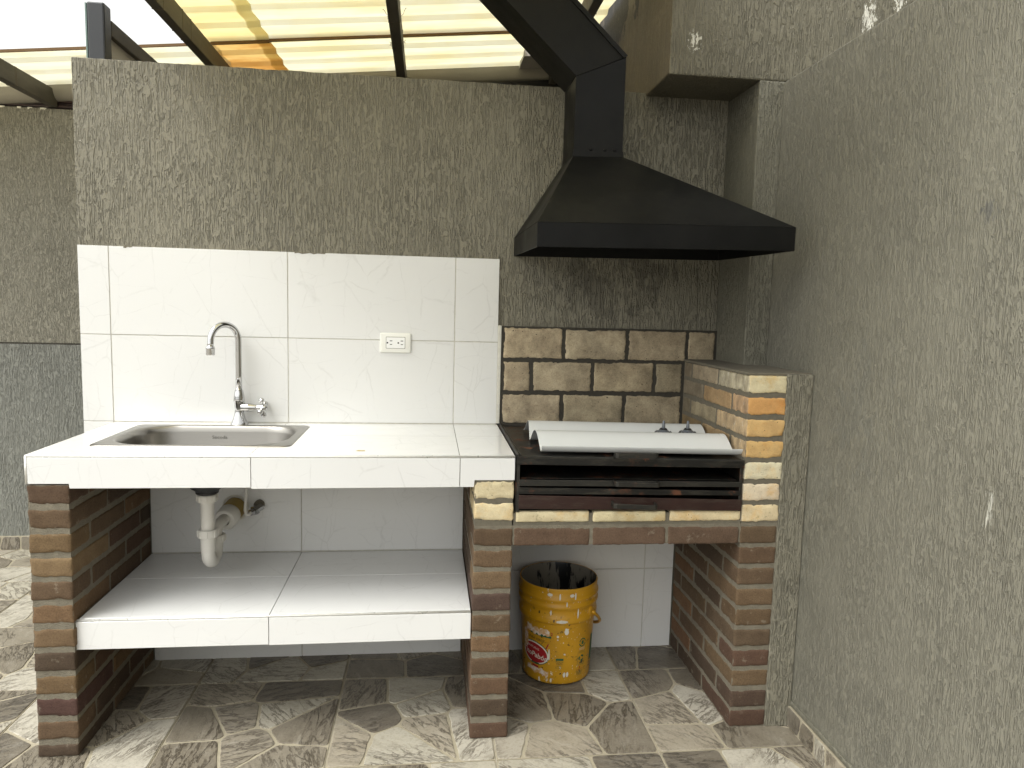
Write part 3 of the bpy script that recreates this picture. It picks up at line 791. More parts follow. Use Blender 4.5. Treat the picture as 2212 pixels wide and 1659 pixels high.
# sink
def rrect(x0, x1, y0, y1, r, z, n=8):
    pts = []
    for cx, cyy, a0 in ((x1-r, y1-r, 0), (x0+r, y1-r, 90), (x0+r, y0+r, 180), (x1-r, y0+r, 270)):
        for i in range(n+1):
            a = R(a0+90*i/n); pts.append((cx+r*math.cos(a), cyy+r*math.sin(a), z))
    return pts
sk = empty('sink', (.46, -.27, .76), 'brushed steel sink basin sunk in the white counter', 'sink')
ox0, ox1, oy0, oy1 = .163, .766, -.471, -.066
ix0, ix1, iy0, iy1 = .199, .734, -.446, -.094
rings = [rrect(ox0, ox1, oy0, oy1, .028, .9203), rrect(ox0+.001, ox1-.001, oy0+.001, oy1-.001, .028, .9222), rrect(ox0+.005, ox1-.005, oy0+.005, oy1-.005, .027, .9235),
         rrect(ix0-.010, ix1+.010, iy0-.010, iy1+.010, .128, .9238), rrect(ix0-.004, ix1+.004, iy0-.004, iy1+.004, .124, .9225), rrect(ix0, ix1, iy0, iy1, .122, .918),
         rrect(ix0+.004, ix1-.004, iy0+.004, iy1-.004, .118, .90), rrect(ix0+.014, ix1-.014, iy0+.012, iy1-.012, .108, .80), rrect(ix0+.024, ix1-.024, iy0+.022, iy1-.022, .09, .782),
         rrect(ix0+.05, ix1-.05, iy0+.05, iy1-.05, .05, .774), rrect(.43, .49, -.30, -.24, .029, .770)]
b = MB(); b.loft(rings, True, False); b.bm.faces.new([b.bm.verts[-1]] if False else [v for v in list(b.bm.verts)[-36:]])
b.build('basin', M['steel'], sk, smooth=True)
MB().lathe([(.030, .7712), (.027, .7725), (.02, .7715), (.004, .7715)], (.46, -.27, 0), 24).build('drain', M['chrome'], sk, smooth=True)

# lettering helpers
def text_mesh(s, size, bold=0.0):
    cu = bpy.data.curves.new('lettering', 'FONT'); cu.body = s; cu.size = size; cu.align_x = 'CENTER'; cu.align_y = 'CENTER'; cu.offset = bold; cu.resolution_u = 3
    o = bpy.data.objects.new('tmp', cu); COL.objects.link(o); dg = bpy.context.evaluated_depsgraph_get()
    me = bpy.data.meshes.new_from_object(o.evaluated_get(dg)); bpy.data.objects.remove(o); bpy.data.curves.remove(cu)
    me.materials.clear(); return me
me = text_mesh('Socoda', .018)
for v in me.vertices: v.co = Vector((v.co.x+.451, iy1-.0065, v.co.y+.882))
M['engrave'] = plain('engraved_mark', (.17, .165, .15), .45, .9)
link('lettering', me, M['engrave'], sk, (0, 0, 0))

# tap
ta = empty('tap', (.5045, -.040, .92), 'chrome gooseneck tap with a cross handle standing behind the sink', 'tap')
TX, TY = .5045, -.040
MB().lathe([(.0, .9205), (.0315, .9205), (.0315, .924), (.028, .930), (.0215, .945), (.017, .962), (.0152, .976), (.0170, .990), (.0175, 1.000), (.0188, 1.004), (.0200, 1.010), (.0190, 1.016), (.0188, 1.022), (.0172, 1.034), (.0148, 1.044), (.0145, 1.048), (.0, 1.048)], (TX, TY, 0), 32).build('tap_body', M['chrome'], ta, smooth=True, auto=R(50))
dv = Vector((-.62, -.78, 0)).normalized(); RR = .057; zc = 1.230
pts = [(TX, TY, 1.04), (TX, TY, 1.10), (TX, TY, 1.17), (TX, TY, 1.215)]
for i in range(0, 21):
    a = R(180*i/20*1.02); o = Vector((TX, TY, zc))+dv*(RR-RR*math.cos(a)); pts.append((o.x, o.y, zc+RR*math.sin(a)))
e = Vector(pts[-1]); pts += [(e.x+dv.x*.001, e.y+dv.y*.001, e.z-.006), (e.x+dv.x*.002, e.y+dv.y*.002, e.z-.014)]
MB().tube(pts, .0112, 20).build('spout', M['chrome'], ta, smooth=True)
e = Vector(pts[-1])
MB().lathe([(.0, .0), (.0125, .0), (.0155, -.006), (.0158, -.009), (.0150, -.011), (.0150, -.029), (.0142, -.032), (.009, -.032), (.009, -.026), (0, -.026)], e, 24).build('aerator', M['chrome'], ta, smooth=True, auto=R(40))
hd = Vector((1, -.10, 0)).normalized(); hz = .984
MB().lathe([(.0, .010), (.0165, .010), (.0160, .026), (.0165, .032), (.0150, .042), (.0118, .056), (.0108, .064), (.0098, .065), (.0105, .067), (.0112, .078), (.0, .078)], (TX, TY, hz), 24, axis=hd).build('valve_body', M['chrome'], ta, smooth=True, auto=R(50))
hc = Vector((TX, TY, hz))+hd*.086
b = MB().lathe([(0, -.010), (.010, -.009), (.0125, 0), (.0115, .010), (.007, .016), (0, .018)], hc, 20, axis=hd)
s1 = Vector((0, 0, 1)); s2 = hd.cross(s1)
for k in range(4):
    a = R(22+90*k); d = s1*math.cos(a)+s2*math.sin(a)
    b.lathe([(.0, .006), (.0055, .007), (.0050, .016), (.0075, .024), (.0098, .030), (.0098, .034), (.006, .0385), (0, .0395)], hc, 16, axis=d)
b.build('cross_handle', M['chrome'], ta, smooth=True, auto=R(60))

# drain trap under the sink
dt = empty('drain_trap', (.463, -.27, .48), 'white plastic drain trap hanging under the sink', 'drain trap')
PX, PY = .463, -.30
MB().lathe([(0, .734), (.034, .734), (.040, .742), (.052, .750), (.056, .760), (.040, .768), (0, .768)], (PX, PY, 0), 28).build('strainer_body', M['rubber'], dt, smooth=True)
MB().lathe([(.0, .738), (.0365, .738), (.0365, .731), (.031, .727), (.0, .727)], (PX, PY, 0), 28).build('washer', M['rubber'], dt, smooth=True, auto=R(40))
def nut(x, y, z, r, h, d=dt):
    b = MB().lathe([(r*.72, 0), (r*.97, 0), (r, h*.12), (r, h*.8), (r*.93, h), (r*.70, h)], (x, y, z), 32)
    for k in range(8):
        a = 2*math.pi*k/8+.2; c, s_ = math.cos(a), math.sin(a)
        q = [(r*.96, -.0025), (r*1.07, -.0012), (r*1.07, .0012), (r*.96, .0025)]
        b.prism([(x+u*c-v*s_, y+u*s_+v*c) for u, v in q], 2, z+h*.08, z+h*.86)
    b.build('nut', M['pvc'], d, smooth=True, auto=R(35))
nut(PX, PY, .702, .0325, .024)
MB().tube([(PX, PY, .73), (PX, PY, .585)], .0222, 28).build('tailpiece', M['pvc'], dt, smooth=True, auto=R(50))
nut(PX, PY, .580, .0325, .026)
P2 = Vector((PX+.002, PY+.088, 0))
MB().lathe([(.0225, .590), (.0238, .588), (.0240, .532), (.0225, .529), (.0215, .529)], (PX, PY, 0), 28).build('socket', M['pvc'], dt, smooth=True, auto=R(50))
pts = [(PX, PY, .56), (PX, PY, .54), (PX, PY, .526)]
for i in range(1, 17):
    a = math.pi*i/16; t = (1-math.cos(a))/2
    pts.append((PX+.002*t, PY+.088*t, .526-.044*math.sin(a)))
pts += [(P2.x, P2.y, .54), (P2.x, P2.y, .555)]
MB().tube(pts, .0222, 28).build('trap_bend', M['pvc'], dt, smooth=True, auto=R(50))
nut(P2.x, P2.y, .536, .031, .024)
pts = [(P2.x, P2.y, .585), (P2.x+.001, P2.y, .61)]
for i in range(1, 9):
    a = math.pi/2*i/8; pts.append((P2.x+.001+.006*(1-math.cos(a)), P2.y+.040*(1-math.cos(a)), .622+.028*math.sin(a)))
pts.append((P2.x+.010, -.10, .652))
MB().tube([(x-.002, y, z-.06) for x, y, z in pts], .0200, 24).build('outlet_arm', M['pvc'], dt, smooth=True, auto=R(50))
ax = Vector((.10, 1, .16)).normalized()
MB().lathe([(.0195, .0), (.036, .002), (.040, .008), (.041, .050), (.039, .056), (0, .056)], (.471, -.135, .584), 32, axis=ax).build('reducer', M['pvc'], dt, smooth=True, auto=R(40))
MB().lathe([(.0385, -.015), (.0395, .06), (0, .06)], (.474, -.072, .590), 32, axis=ax).build('ochre_pipe', M['brass'], dt, smooth=True, auto=R(40))
MB().lathe([(.046, -.002), (.050, .0), (.043, .004)], (.478, -.009, .597), 24, axis=Vector((0, -1, 0))).build('plaster_ring', M['plaster'], dt)
# supply hose
hs = empty('supply_hose', (.53, -.06, .60), 'thin white supply hose curling to the angle valve under the counter', 'hose')
MB().tube([(.532, -.06, .835), (.532, -.06, .75), (.531, -.062, .68), (.529, -.066, .63), (.528, -.07, .605), (.532, -.072, .588), (.541, -.066, .586), (.549, -.058, .596)], .0058, 14).build('hose', M['pvc'], hs, smooth=True)
b = MB()
for i in range(11):
    z = .80-i*.014; b.box(.5305, .5335, -.0664, -.0655, z-.004, z+.003-.002*(i % 3))
b.build('printed_marks', M['pr_black'], hs)
av = Vector((.62, .75, .28)).normalized()
b = MB().lathe([(0, -.002), (.013, -.002), (.0135, .012), (.019, .013), (.019, .026), (.015, .027), (.015, .05), (0, .05)], (.546, -.060, .592), 6, axis=av)
b.build('valve', M['chrome'], hs)
MB().lathe([(.0, 0), (.019, 0), (.019, .022), (0, .022)], (.566, -.024, .609), 20, axis=Vector((0, 1, 0))).build('wall_stub', M['mortar_mid'], hs)

# outlet
ol = empty('wall_socket', (1.07, -.008, 1.192), 'white double power socket on the tiled splashback', 'socket')
b = MB(); rg = lambda x0, x1, z0, z1, r, y: [(px, y, pz) for px, pz, _ in rrect(x0, x1, z0, z1, r, 0, 5)]
b.loft([rg(1.011, 1.128, 1.1925, 1.2675, .005, -.0075), rg(1.011, 1.128, 1.1925, 1.2675, .005, -.0105), rg(1.014, 1.125, 1.1955, 1.2645, .005, -.0155), rg(1.020, 1.119, 1.2020, 1.2580, .004, -.0170)])
b.build('cover_plate', M['plastic'], ol, smooth=True, auto=R(35))
MB().loft([rg(1.0335, 1.1055, 1.2090, 1.2530, .002, -.0165), rg(1.0335, 1.1055, 1.2090, 1.2530, .002, -.0173)]).build('shadow_gap', M['mortar_mid'], ol)
MB().loft([rg(1.0350, 1.1040, 1.2105, 1.2515, .002, -.0168), rg(1.0350, 1.1040, 1.2105, 1.2515, .002, -.0182)]).build('insert', M['insert'], ol)
for cx in (1.0395, 1.0800):
    MB().prism([(cx-.003, 1.2275), (cx, 1.2275), (cx+.0022, 1.2285), (cx+.003, 1.2305), (cx+.0022, 1.2325), (cx, 1.2335), (cx-.003, 1.2335)], 1, -.0187, -.0165).build('earth_hole', M['slot'], ol)
    MB().box(cx+.0085, cx+.0180, -.0187, -.0165, 1.2365, 1.2393).build('slot', M['slot'], ol)
    MB().box(cx+.0090, cx+.0172, -.0187, -.0165, 1.2232, 1.2258).build('slot', M['slot'], ol)
ch = MB().prism([(.974, -.527), (.985, -.532), (1.002, -.528), (1.000, -.515), (.990, -.519), (.982, -.514)], 2, .9202, .9208).build('tile_chip', M['chip'])
tag(ch, 'small yellow paper scrap lying on the white counter', 'scrap')

# ------------------------------------------------------------------ grill
gr = empty('charcoal_grill', (1.83, -.3, .745), 'black rusty built-in charcoal grill with a reddish drawer between the brick piers', 'grill')
gl, gR = 1.466, 2.199
B = lambda nm, x0, x1, y0, y1, z0, z1, m='grill', bv=.0012: MB().box(x0, x1, y0, y1, z0, z1).build(nm, M[m], gr, bevel=bv, seg=1)
B('side_panel', gl, gl+.003, -.598, -.014, .742, .925); B('side_panel', gR-.003, gR, -.598, -.014, .742, .905)
B('back_panel', gl+.004, gR-.004, -.017, -.014, .746, .91); B('bottom_panel', gl+.004, gR-.004, -.590, -.017, .746, .749)
B('upright', gl+.003, gl+.012, -.602, -.598, .744, .915, 'grill_bar'); B('upright', gR-.012, gR-.003, -.602, -.598, .742, .897, 'grill_bar')
def skew(nm, x0, x1, y0, y1, zl0, zl1, zr0, zr1, m, bv=.0012):
    return MB().prism([(x0, zl0), (x1, zr0), (x1, zr1), (x0, zl1)], 1, y0, y1).build(nm, M[m], gr, bevel=bv, seg=1)
# top tray: plate, front apron, side angles
skew('top_plate', gl+.010, gR-.002, -.596, -.016, .9155, .9190, .9030, .9065, 'grill')
skew('front_apron', gl+.001, gR, -.606, -.602, .8945, .9195, .8835, .9075, 'grill')
skew('plate_lip', gl+.006, gR, -.600, -.590, .9185, .9200, .9062, .9075, 'grill_bar')
B('side_angle', gl+.003, gl+.009, -.600, -.014, .9155, .9265, 'grill_bar'); B('side_angle', gl+.013, gl+.017, -.590, -.014, .9192, .9225, 'grill_bar')
skew('grate_tray', gl+.016, gR-.014, -.585, -.05, .846, .848, .838, .840, 'grill')
skew('tray_bar', gl+.010, gR-.006, -.606, -.601, .8275, .8475, .8215, .8385, 'grill_bar')
skew('lower_bar', gl+.004, gR-.004, -.603, -.599, .8010, .8225, .7930, .8085, 'grill')
skew('drawer_front', gl+.010, gR-.002, -.606, -.601, .7555, .7985, .7440, .7800, 'grill_red')
skew('drawer_tray', gl+.013, gR-.008, -.598, -.05, .756, .758, .748, .750, 'grill')
def handle(x0, x1, z, zr, out_=.032, up=0.0, m='grill_bar'):
    y0 = -.606; y = y0-out_; r = .008; pts = []
    def P(x, yy, zz): pts.append((x, yy, zz))
    P(x0, y0, z); P(x0, y+r, z+up); P(x0+r*.3, y+r*.3, z+up); P(x0+r, y, z+up); P(x1-r, y, zr+up); P(x1-r*.3, y+r*.3, zr+up); P(x1, y+r, zr+up); P(x1, y0, zr)
    b = MB(); rings = []
    V = [Vector(p) for p in pts]
    for i, p in enumerate(V):
        t = (V[min(i+1, len(V)-1)]-V[max(i-1, 0)]); t.z = 0; t.normalize(); n = Vector((-t.y, t.x, 0))*.0028; h = Vector((0, 0, .0075))
        rings.append([p-n-h, p+n-h, p+n+h, p-n+h])
    b.loft(rings).build('handle', M[m], gr, bevel=.001, seg=1)
handle(1.772, 1.907, .9215, .9205, .020, .006); handle(1.772, 1.912, .8400, .8375); handle(1.770, 1.908, .7735, .7680, .030, -.003)

# white wavy sheet lying on the grill
def wave_sheet(x0, x1, m0):
    b = MB(); prof = []
    N = 44
    for i in range(N+1):
        y = -.150-(.440-.0)*i/N*.985
        ph = (y+.150)/(-.200)*2*math.pi
        h = (1-math.cos(ph))/2
        z = .0250+.0*y; z = .9225+.050*h**.85
        prof.append((y, z))
    prof = [q for q in prof if q[0] > -.552]+[(-.559, .9245), (-.565, .9300), (-.570, .9370), (-.573, .9440)]
    def sk(x, y): return x
    top = []
    for nx in range(2):
        pass
    A = []
    T = .0014
    ring0 = []; ring1 = []
    for (y, z) in prof: ring0.append((y, z+T)); 
    for (y, z) in prof[::-1]: ring1.append((y, z))
    loop = ring0+ring1
    rings = []
    for t in (0, 1):
        rr_ = []
        for y, z in loop:
            f = (-.15-y)/.44
            xa = x0+.004*math.sin(f*9); xb = x1+.012*f+(.02 if f > .94 else 0)
            rr_.append((xa if t == 0 else xb, y-.008*t, z+.002-.0075*t))
        rings.append(rr_)
    b.loft(rings)
    return b
ws = wave_sheet(1.545, 2.178, None).build('wavy_sheet', M['sheetwhite'], smooth=True, auto=R(50))
tag(ws, 'short white corrugated metal sheet lying across the grill top', 'metal sheet')
for i, (x, lab) in enumerate(((2.012, 'grey ribbed knob with upright stem in the middle of the white sheet valley'), (2.100, 'grey ribbed knob with upright stem nearest the right pier on the white sheet'))):
    k = empty('ribbed_knob', (x, -.352, .916), lab, 'knob', 'ribbed knobs on the white sheet')
    MB().lathe([(0, .012), (.022, .012), (.0345, .026), (.036, .036), (.034, .044), (.026, .052), (.017, .056), (.014, .060), (0, .060)], (x, -.352, .904), 28).build('knob_body', M['knob'], k, smooth=True, auto=R(40))
    b = MB()
    for q in range(12):
        a = 2*math.pi*q/12+.1; d = Vector((math.cos(a), math.sin(a), 0)); t = Vector((-d.y, d.x, 0))*.0017
        p0 = Vector((x, -.352, .940))+d*.0358; p1 = Vector((x, -.352, .9575))+d*.0262
        b.loft([[p0-t, p0+t, p0+t+d*.0012, p0-t+d*.0012], [p1-t, p1+t, p1+t+d*.0012+Vector((0, 0, .001)), p1-t+d*.0012+Vector((0, 0, .001))]])
    b.build('rib', M['rubber'], k)
    MB().lathe([(0, .0565), (.013, .0565), (.0135, .062), (.010, .065), (0, .065)], (x, -.352, .904), 20).build('collar', M['rubber'], k, smooth=True, auto=R(40))
    MB().lathe([(0, .064), (.0062, .064), (.0055, .074), (.0040, .090), (.0030, .091), (0, .091)], (x, -.352, .904), 16).build('stem', M['knob'], k, smooth=True, auto=R(40))
b = MB(); n = 28
rings = [[(1.932+r*math.cos(2*math.pi*i/n), -.352+r*math.sin(2*math.pi*i/n), z) for i in range(n)] for r, z in ((.022, .919), (.0265, .930), (.0275, .9385), (.026, .941), (.018, .9425), (.001, .943))]
b.loft(rings); md = b.build('mesh_strainer', M['mesh'], smooth=True)
tag(md, 'small round steel mesh strainer beside the grey knobs', 'strainer')

# ------------------------------------------------------------------ hood
hd_ = empty('extractor_hood', (1.9, -.3, 1.56), 'black metal extractor hood with a bent square duct over the grill', 'hood')
hx0, hx1, hy = 1.510, 2.322, -.600
zb0, zb1 = 1.556, 1.573
def quad4(x0, x1, y0, y1, z00, z10, z11, z01): return [(x0, y0, z00), (x1, y0, z10), (x1, y1, z11), (x0, y1, z01)]
b = MB()
rb = quad4(hx0, hx1, hy, -.002, zb0, zb1-.002, zb1+.006, zb0+.012)
rt = quad4(hx0, hx1, hy, -.002, zb0+.073, zb1+.071, zb1+.079, zb0+.080)
T = .003
rbi = quad4(hx0+T, hx1-T, hy+T, -.005, zb0, zb1-.002, zb1+.006, zb0+.012)
rti = quad4(hx0+T, hx1-T, hy+T, -.005, zb0+.072, zb1+.070, zb1+.078, zb0+.079)
b.loft([rti, rbi, rb, rt], True, False).build('hood_rim', M['hood'], hd_, bevel=.0012, seg=1)
dx0, dx1, dy0 = 1.688, 1.864, -.205
nk = quad4(dx0, dx1, dy0, -.002, 1.908, 1.914, 1.918, 1.914)
MB().loft([[(p[0], p[1], p[2]+.001) for p in rt], nk], True, False).build('hood_cone', M['hood'], hd_, bevel=.0015, seg=1)
D = lambda z0l, z0r, e=0: [(dx0-e, dy0-e, z0l), (dx1+e, dy0-e, z0r), (dx1+e, -.002, z0r), (dx0-e, -.002, z0l)]
MB().loft([D(1.906, 1.912, .002), D(1.926, 1.930, .002)], True, False).build('duct_collar', M['hood'], hd_, bevel=.001, seg=1)
ml, mr = 2.178, 2.252
MB().loft([D(1.912, 1.918), D(ml, mr)], True, False).build('duct', M['hood'], hd_, bevel=.0012, seg=1)
ang = R(43); dirx, dirz = -math.cos(ang), math.sin(ang); LL = 1.25
up_ = [(p[0]+dirx*LL, p[1], p[2]+dirz*LL) for p in D(ml, mr)]
MB().loft([D(ml+.0005, mr+.0005), up_], True, False).build('inclined_duct', M['hood'], hd_, bevel=.0012, seg=1)
# folded seams: along the upper edge of the inclined duct and the mitre joint
nx_, nz_ = dirz, -dirx
e0 = (dx1-.018*nx_*0, mr); 
b = MB()
s0 = [(dx1+.004, mr+.002), (dx1+.004-.012, mr-.003-.004)]
b.loft([[(dx1-.011, dy0-.0045, mr-.0035), (dx1+.004, dy0-.0045, mr+.004), (dx1+.004, dy0+.0, mr+.004), (dx1-.011, dy0+.0, mr-.0035)],
        [(dx1-.011+dirx*LL, dy0-.0045, mr-.0035+dirz*LL), (dx1+.004+dirx*LL, dy0-.0045, mr+.004+dirz*LL), (dx1+.004+dirx*LL, dy0, mr+.004+dirz*LL), (dx1-.011+dirx*LL, dy0, mr-.0035+dirz*LL)]]).build('folded_seam', M['hood'], hd_)
MB().tube([(dx0, dy0-.0005, ml), (dx0*.5+dx1*.5, dy0-.001, (ml+mr)/2), (dx1, dy0-.0005, mr)], .0018, 8).build('weld_seam', M['hood'], hd_, smooth=True)
MB().tube([(dx0-.0005, dy0, ml), (dx0-.0005, -.004, ml)], .0018, 8).build('weld_seam', M['hood'], hd_, smooth=True)
b = MB()
for x in (1.75, 1.80, 1.835): b.lathe([(0, 0), (.006, 0), (.0045, .002), (0, .0025)], (x, dy0, 1.934), 12, axis=Vector((0, -1, 0)))
b.build('rivet', M['hood'], hd_, smooth=True)

# ------------------------------------------------------------------ bucket
BX, BY = 1.693, -.172
bk = empty('paint_bucket', (BX, BY, .003), 'dirty yellow plastic paint bucket splashed with white paint under the grill', 'bucket')
rb_, rt_ = .127, .1425; H = .372
def rad(z): return rb_+(rt_-rb_)*min(1, max(0, z/.33))
prof = [(0, .004), (rb_-.008, .003), (rb_-.002, .006), (rb_, .012), (rad(.12), .12), (rad(.235), .235), (rad(.238)+.001, .238), (rad(.24)+.0065, .2405), (rad(.25)+.0075, .246), (rad(.26)+.0075, .262), (rad(.26)+.006, .2645), (rad(.262)+.004, .266), (rad(.28)+.004, .285), (rad(.29)+.0045, .296),
        (rad(.3)+.0085, .299), (rad(.3)+.009, .305), (rad(.3)+.0075, .309), (rad(.31)+.004, .311), (rad(.32)+.004, .324), (rad(.32)+.008, .327), (rad(.32)+.0085, .333), (rad(.32)+.006, .337), (rad(.33)+.003, .340), (rad(.33)+.003, H-.008), (rad(.34)+.0045, H-.004), (rad(.34)+.003, H), (rad(.34)-.001, H)]
MB().lathe(prof, (BX, BY, .003), 96).build('bucket_body', M['bucket'], bk, smooth=True, auto=R(60))
MB().lathe([(rt_-.001, H), (rt_-.003, H-.01), (rt_-.004, .30), (rb_-.003, .012), (0, .008)], (BX, BY, .003), 64).build('bucket_lining', M['bucket_in'], bk, smooth=True)
def onb(a, z, off=.0): 
    r = rad(z)+off; return Vector((BX+r*math.sin(a), BY-r*math.cos(a), .003+z))
# angle 0 = towards -Y, positive = to the right
ea = R(47)
n_ = Vector((math.sin(ea), -math.cos(ea), 0)); c_ = onb(ea, .272, .004)
MB().lathe([(0, -.004), (.017, -.004), (.017, .003), (.014, .006), (0, .006)], c_, 24, axis=n_).build('handle_ear', M['bucket'], bk, smooth=True, auto=R(40))
ea2 = ea+math.pi; c2 = onb(ea2, .272, .004)
MB().lathe([(0, -.004), (.017, -.004), (.017, .003), (.014, .006), (0, .006)], c2, 24, axis=-n_).build('handle_ear', M['bucket'], bk, smooth=True, auto=R(40))
tdir = Vector((math.cos(ea), math.sin(ea), 0)); cm = (c_+c2)/2; half = (c_-c2).length/2+.008
pts = []
for i in range(33):
    a = math.pi*i/32
    p = cm+n_*half*math.cos(a)*1.0+(tdir*.80+Vector((0, 0, -.60))).normalized()*(.228*math.sin(a))
    pts.append(p)
MB().tube(pts, .0058, 12).build('bail_handle', M['bucket'], bk, smooth=True)
# printed label pieces wrapped on the wall of the bucket
def wrap(poly_or_me, a0, z0, off, name, mat, rot=0.0, step=.008):
    if isinstance(poly_or_me, list):
        bm = bmesh.new(); bm.faces.new([bm.verts.new((x, y, 0)) for x, y in poly_or_me])
    else:
        bm = bmesh.new(); bm.from_mesh(poly_or_me)
    bmesh.ops.triangulate(bm, faces=bm.faces[:])
    for _ in range(4):
        es = [e for e in bm.edges if abs(e.verts[0].co.x-e.verts[1].co.x) > step]
        if not es: break
        bmesh.ops.subdivide_edges(bm, edges=es, cuts=1); bmesh.ops.triangulate(bm, faces=bm.faces[:])
    c, s = math.cos(rot), math.sin(rot)
    for v in bm.verts:
        x, y = v.co.x*c-v.co.y*s, v.co.x*s+v.co.y*c
        v.co = onb(a0+x/rad(z0+y), z0+y, off)
    bmesh.ops.recalc_face_normals(bm, faces=bm.faces[:])
    me = bpy.data.meshes.new(name); bm.to_mesh(me); bm.free()
    o = link(name, me, mat, bk, (0, 0, 0)); return o
def ell(a, b, n=40, wob=0, sd=0): return [((a+wob*noise.noise(Vector((i*.9, sd, 0))))*math.cos(2*math.pi*i/n), (b+wob*noise.noise(Vector((i*.9, sd, 5))))*math.sin(2*math.pi*i/n)) for i in range(n)]
def rect(x0, x1, y0, y1): return [(x0, y0), (x1, y0), (x1, y1), (x0, y1)]
def ragged(x0, x1, y0, y1, sd, amp=.006, n=14):
    r = random.Random(sd); P = []
    for i in range(n+1): P.append((x0+(x1-x0)*i/n, y0+r.uniform(-amp, amp)))
    for i in range(n+1): P.append((x1-(x1-x0)*i/n+0, y1+r.uniform(-amp, amp)))
    return P
LA = R(-48)      # centre of the oval badge
wrap(ell(.061, .044), LA, .115, .0006, 'badge', M['pr_green'], R(-9))
wrap(ell(.0585, .0415), LA, .115, .0010, 'badge', M['pr_white'], R(-9))
wrap(ell(.0535, .0365), LA, .115, .0014, 'badge', M['pr_red'], R(-9))
wrap(text_mesh('TitoPabón', .027, .0004), LA, .107, .0018, 'lettering', M['pr_white'], R(-9))
wrap(text_mesh('PINTURAS', .012), LA+R(-2), .134, .0018, 'lettering', M['pr_white'], R(-9))
wrap(text_mesh('LINEA VERDE', .0125), LA+R(3), .170, .0008, 'lettering', M['pr_black'], R(-6))
wrap([(0, 0), (.004, -.001), (.012, .016), (.014, .022), (.008, .018)], R(-28), .140, .0016, 'brush_mark', M['pr_red'])
wrap(rect(-.047, .040, -.003, .005), R(-36), .188, .0008, 'stripe', M['pr_green'], R(-4))
wrap(ragged(-.060, .038, -.012, .012, 3), R(-38), .202, .0014, 'torn_label', M['pr_smear'], R(-4))
wrap(text_mesh('2', .016, .0004), R(-18.5), .199, .0018, 'lettering', M['pr_red'])
wrap(text_mesh('VINILTEX', .012, .0002) if False else text_mesh('ACRILICO', .011, .0002), R(-56), .208, .0010, 'lettering', M['pr_red'], R(-6))
wrap(ragged(-.012, .012, -.035, .030, 9, .008), R(-66), .165, .0018, 'paint_smear', M['pr_smear'])
wrap(ragged(-.058, .035, -.011, .010, 5, .005), R(-38), .048, .0012, 'torn_label', M['pr_smear'], R(-7))
wrap(rect(-.014, .014, -.004, .004), R(-46), .064, .0014, 'stripe', M['pr_red'], R(-7))
wrap(rect(-.022, .012, .0, .006), R(-44), .073, .0013, 'stripe', M['pr_green'], R(-7))
wrap(rect(-.014, .014, -.004, .004), R(-5), .103, .0008, 'stripe', M['pr_green'])
wrap(text_mesh('contenido', .0070), R(-5), .0945, .0008, 'lettering', M['pr_green'])
wrap(text_mesh('VOC', .012), R(-5), .0865, .0008, 'lettering', M['pr_black'])
wrap(text_mesh('100 g/L', .0060), R(-6), .078, .0008, 'lettering', M['pr_green'])
wrap(text_mesh('Sin plomo', .0060), R(-6), .071, .0008, 'lettering', M['pr_green'])
# round emblem, recycling box, warning on the right flank
A2 = R(34)
def ring(a, b, n=28, g0=0, g1=1):
    o_ = [(a*math.cos(2*math.pi*(g0+(g1-g0)*i/n)), a*math.sin(2*math.pi*(g0+(g1-g0)*i/n))) for i in range(n+1)]
    i_ = [(b*math.cos(2*math.pi*(g0+(g1-g0)*i/n)), b*math.sin(2*math.pi*(g0+(g1-g0)*i/n))) for i in range(n+1)]
    return o_+i_[::-1]
wrap(ring(.0165, .0125, 16, .02, .46), A2, .158, .0008, 'emblem', M['pr_green']); wrap(ring(.0165, .0125, 16, .52, .96), A2, .158, .0008, 'emblem', M['pr_green'])
wrap([(0, .009), (.007, .002), (.005, .002), (.005, -.007), (-.005, -.007), (-.005, .002), (-.007, .002)], A2, .158, .0008, 'emblem', M['pr_green'])
wrap(text_mesh('PRODUCTO', .0052), A2, .137, .0008, 'lettering', M['pr_white']); wrap(text_mesh('SIN PLOMO', .0052), A2, .132, .0008, 'lettering', M['pr_white'])
for q in (rect(-.017, -.0162, -.026, .026), rect(.0162, .017, -.026, .026), rect(-.017, .017, -.0268, -.026), rect(-.017, .017, .026, .0268)):
    wrap(q, A2-R(1), .098, .0008, 'frame_line', M['pr_green'])
for k in range(3):
    a = R(90+120*k); c, s = math.cos(a), math.sin(a)
    P_ = [(-.0065, .006), (.003, .006), (.003, .0035), (.0085, .0085), (.003, .0135), (.003, .011), (-.0065, .011)]
    wrap([(x*c-y*s, x*s+y*c) for x, y in P_], A2-R(1), .098, .0008, 'recycling_arrow', M['pr_green'])
for i, t in enumerate(('RECICLABLE', 'EN TODAS', 'SUS PARTES')):
    wrap(text_mesh(t, .0044), A2-R(1), .120-.0 if i == 0 else (.080-.005*(i-1)), .0008, 'lettering', M['pr_green'])
wrap([(-.004, 0), (.004, 0), (0, .009)], A2-R(3), .060, .0008, 'warning_sign', M['pr_red'])
wrap(text_mesh('ADVERTENCIA', .0050), A2-R(3), .055, .0008, 'lettering', M['pr_red'])
for i, t in enumerate(('MANTENER FUERA', 'DEL ALCANCE', 'DE LOS NIÑOS', 'NO INGERIR')):
    wrap(text_mesh(t, .0042), A2-R(3), .049-.005*i, .0008, 'lettering', M['pr_green'])
wrap(rect(-.012, .012, -.05, .05), R(62), .12, .0006, 'side_print', M['pr_green'])
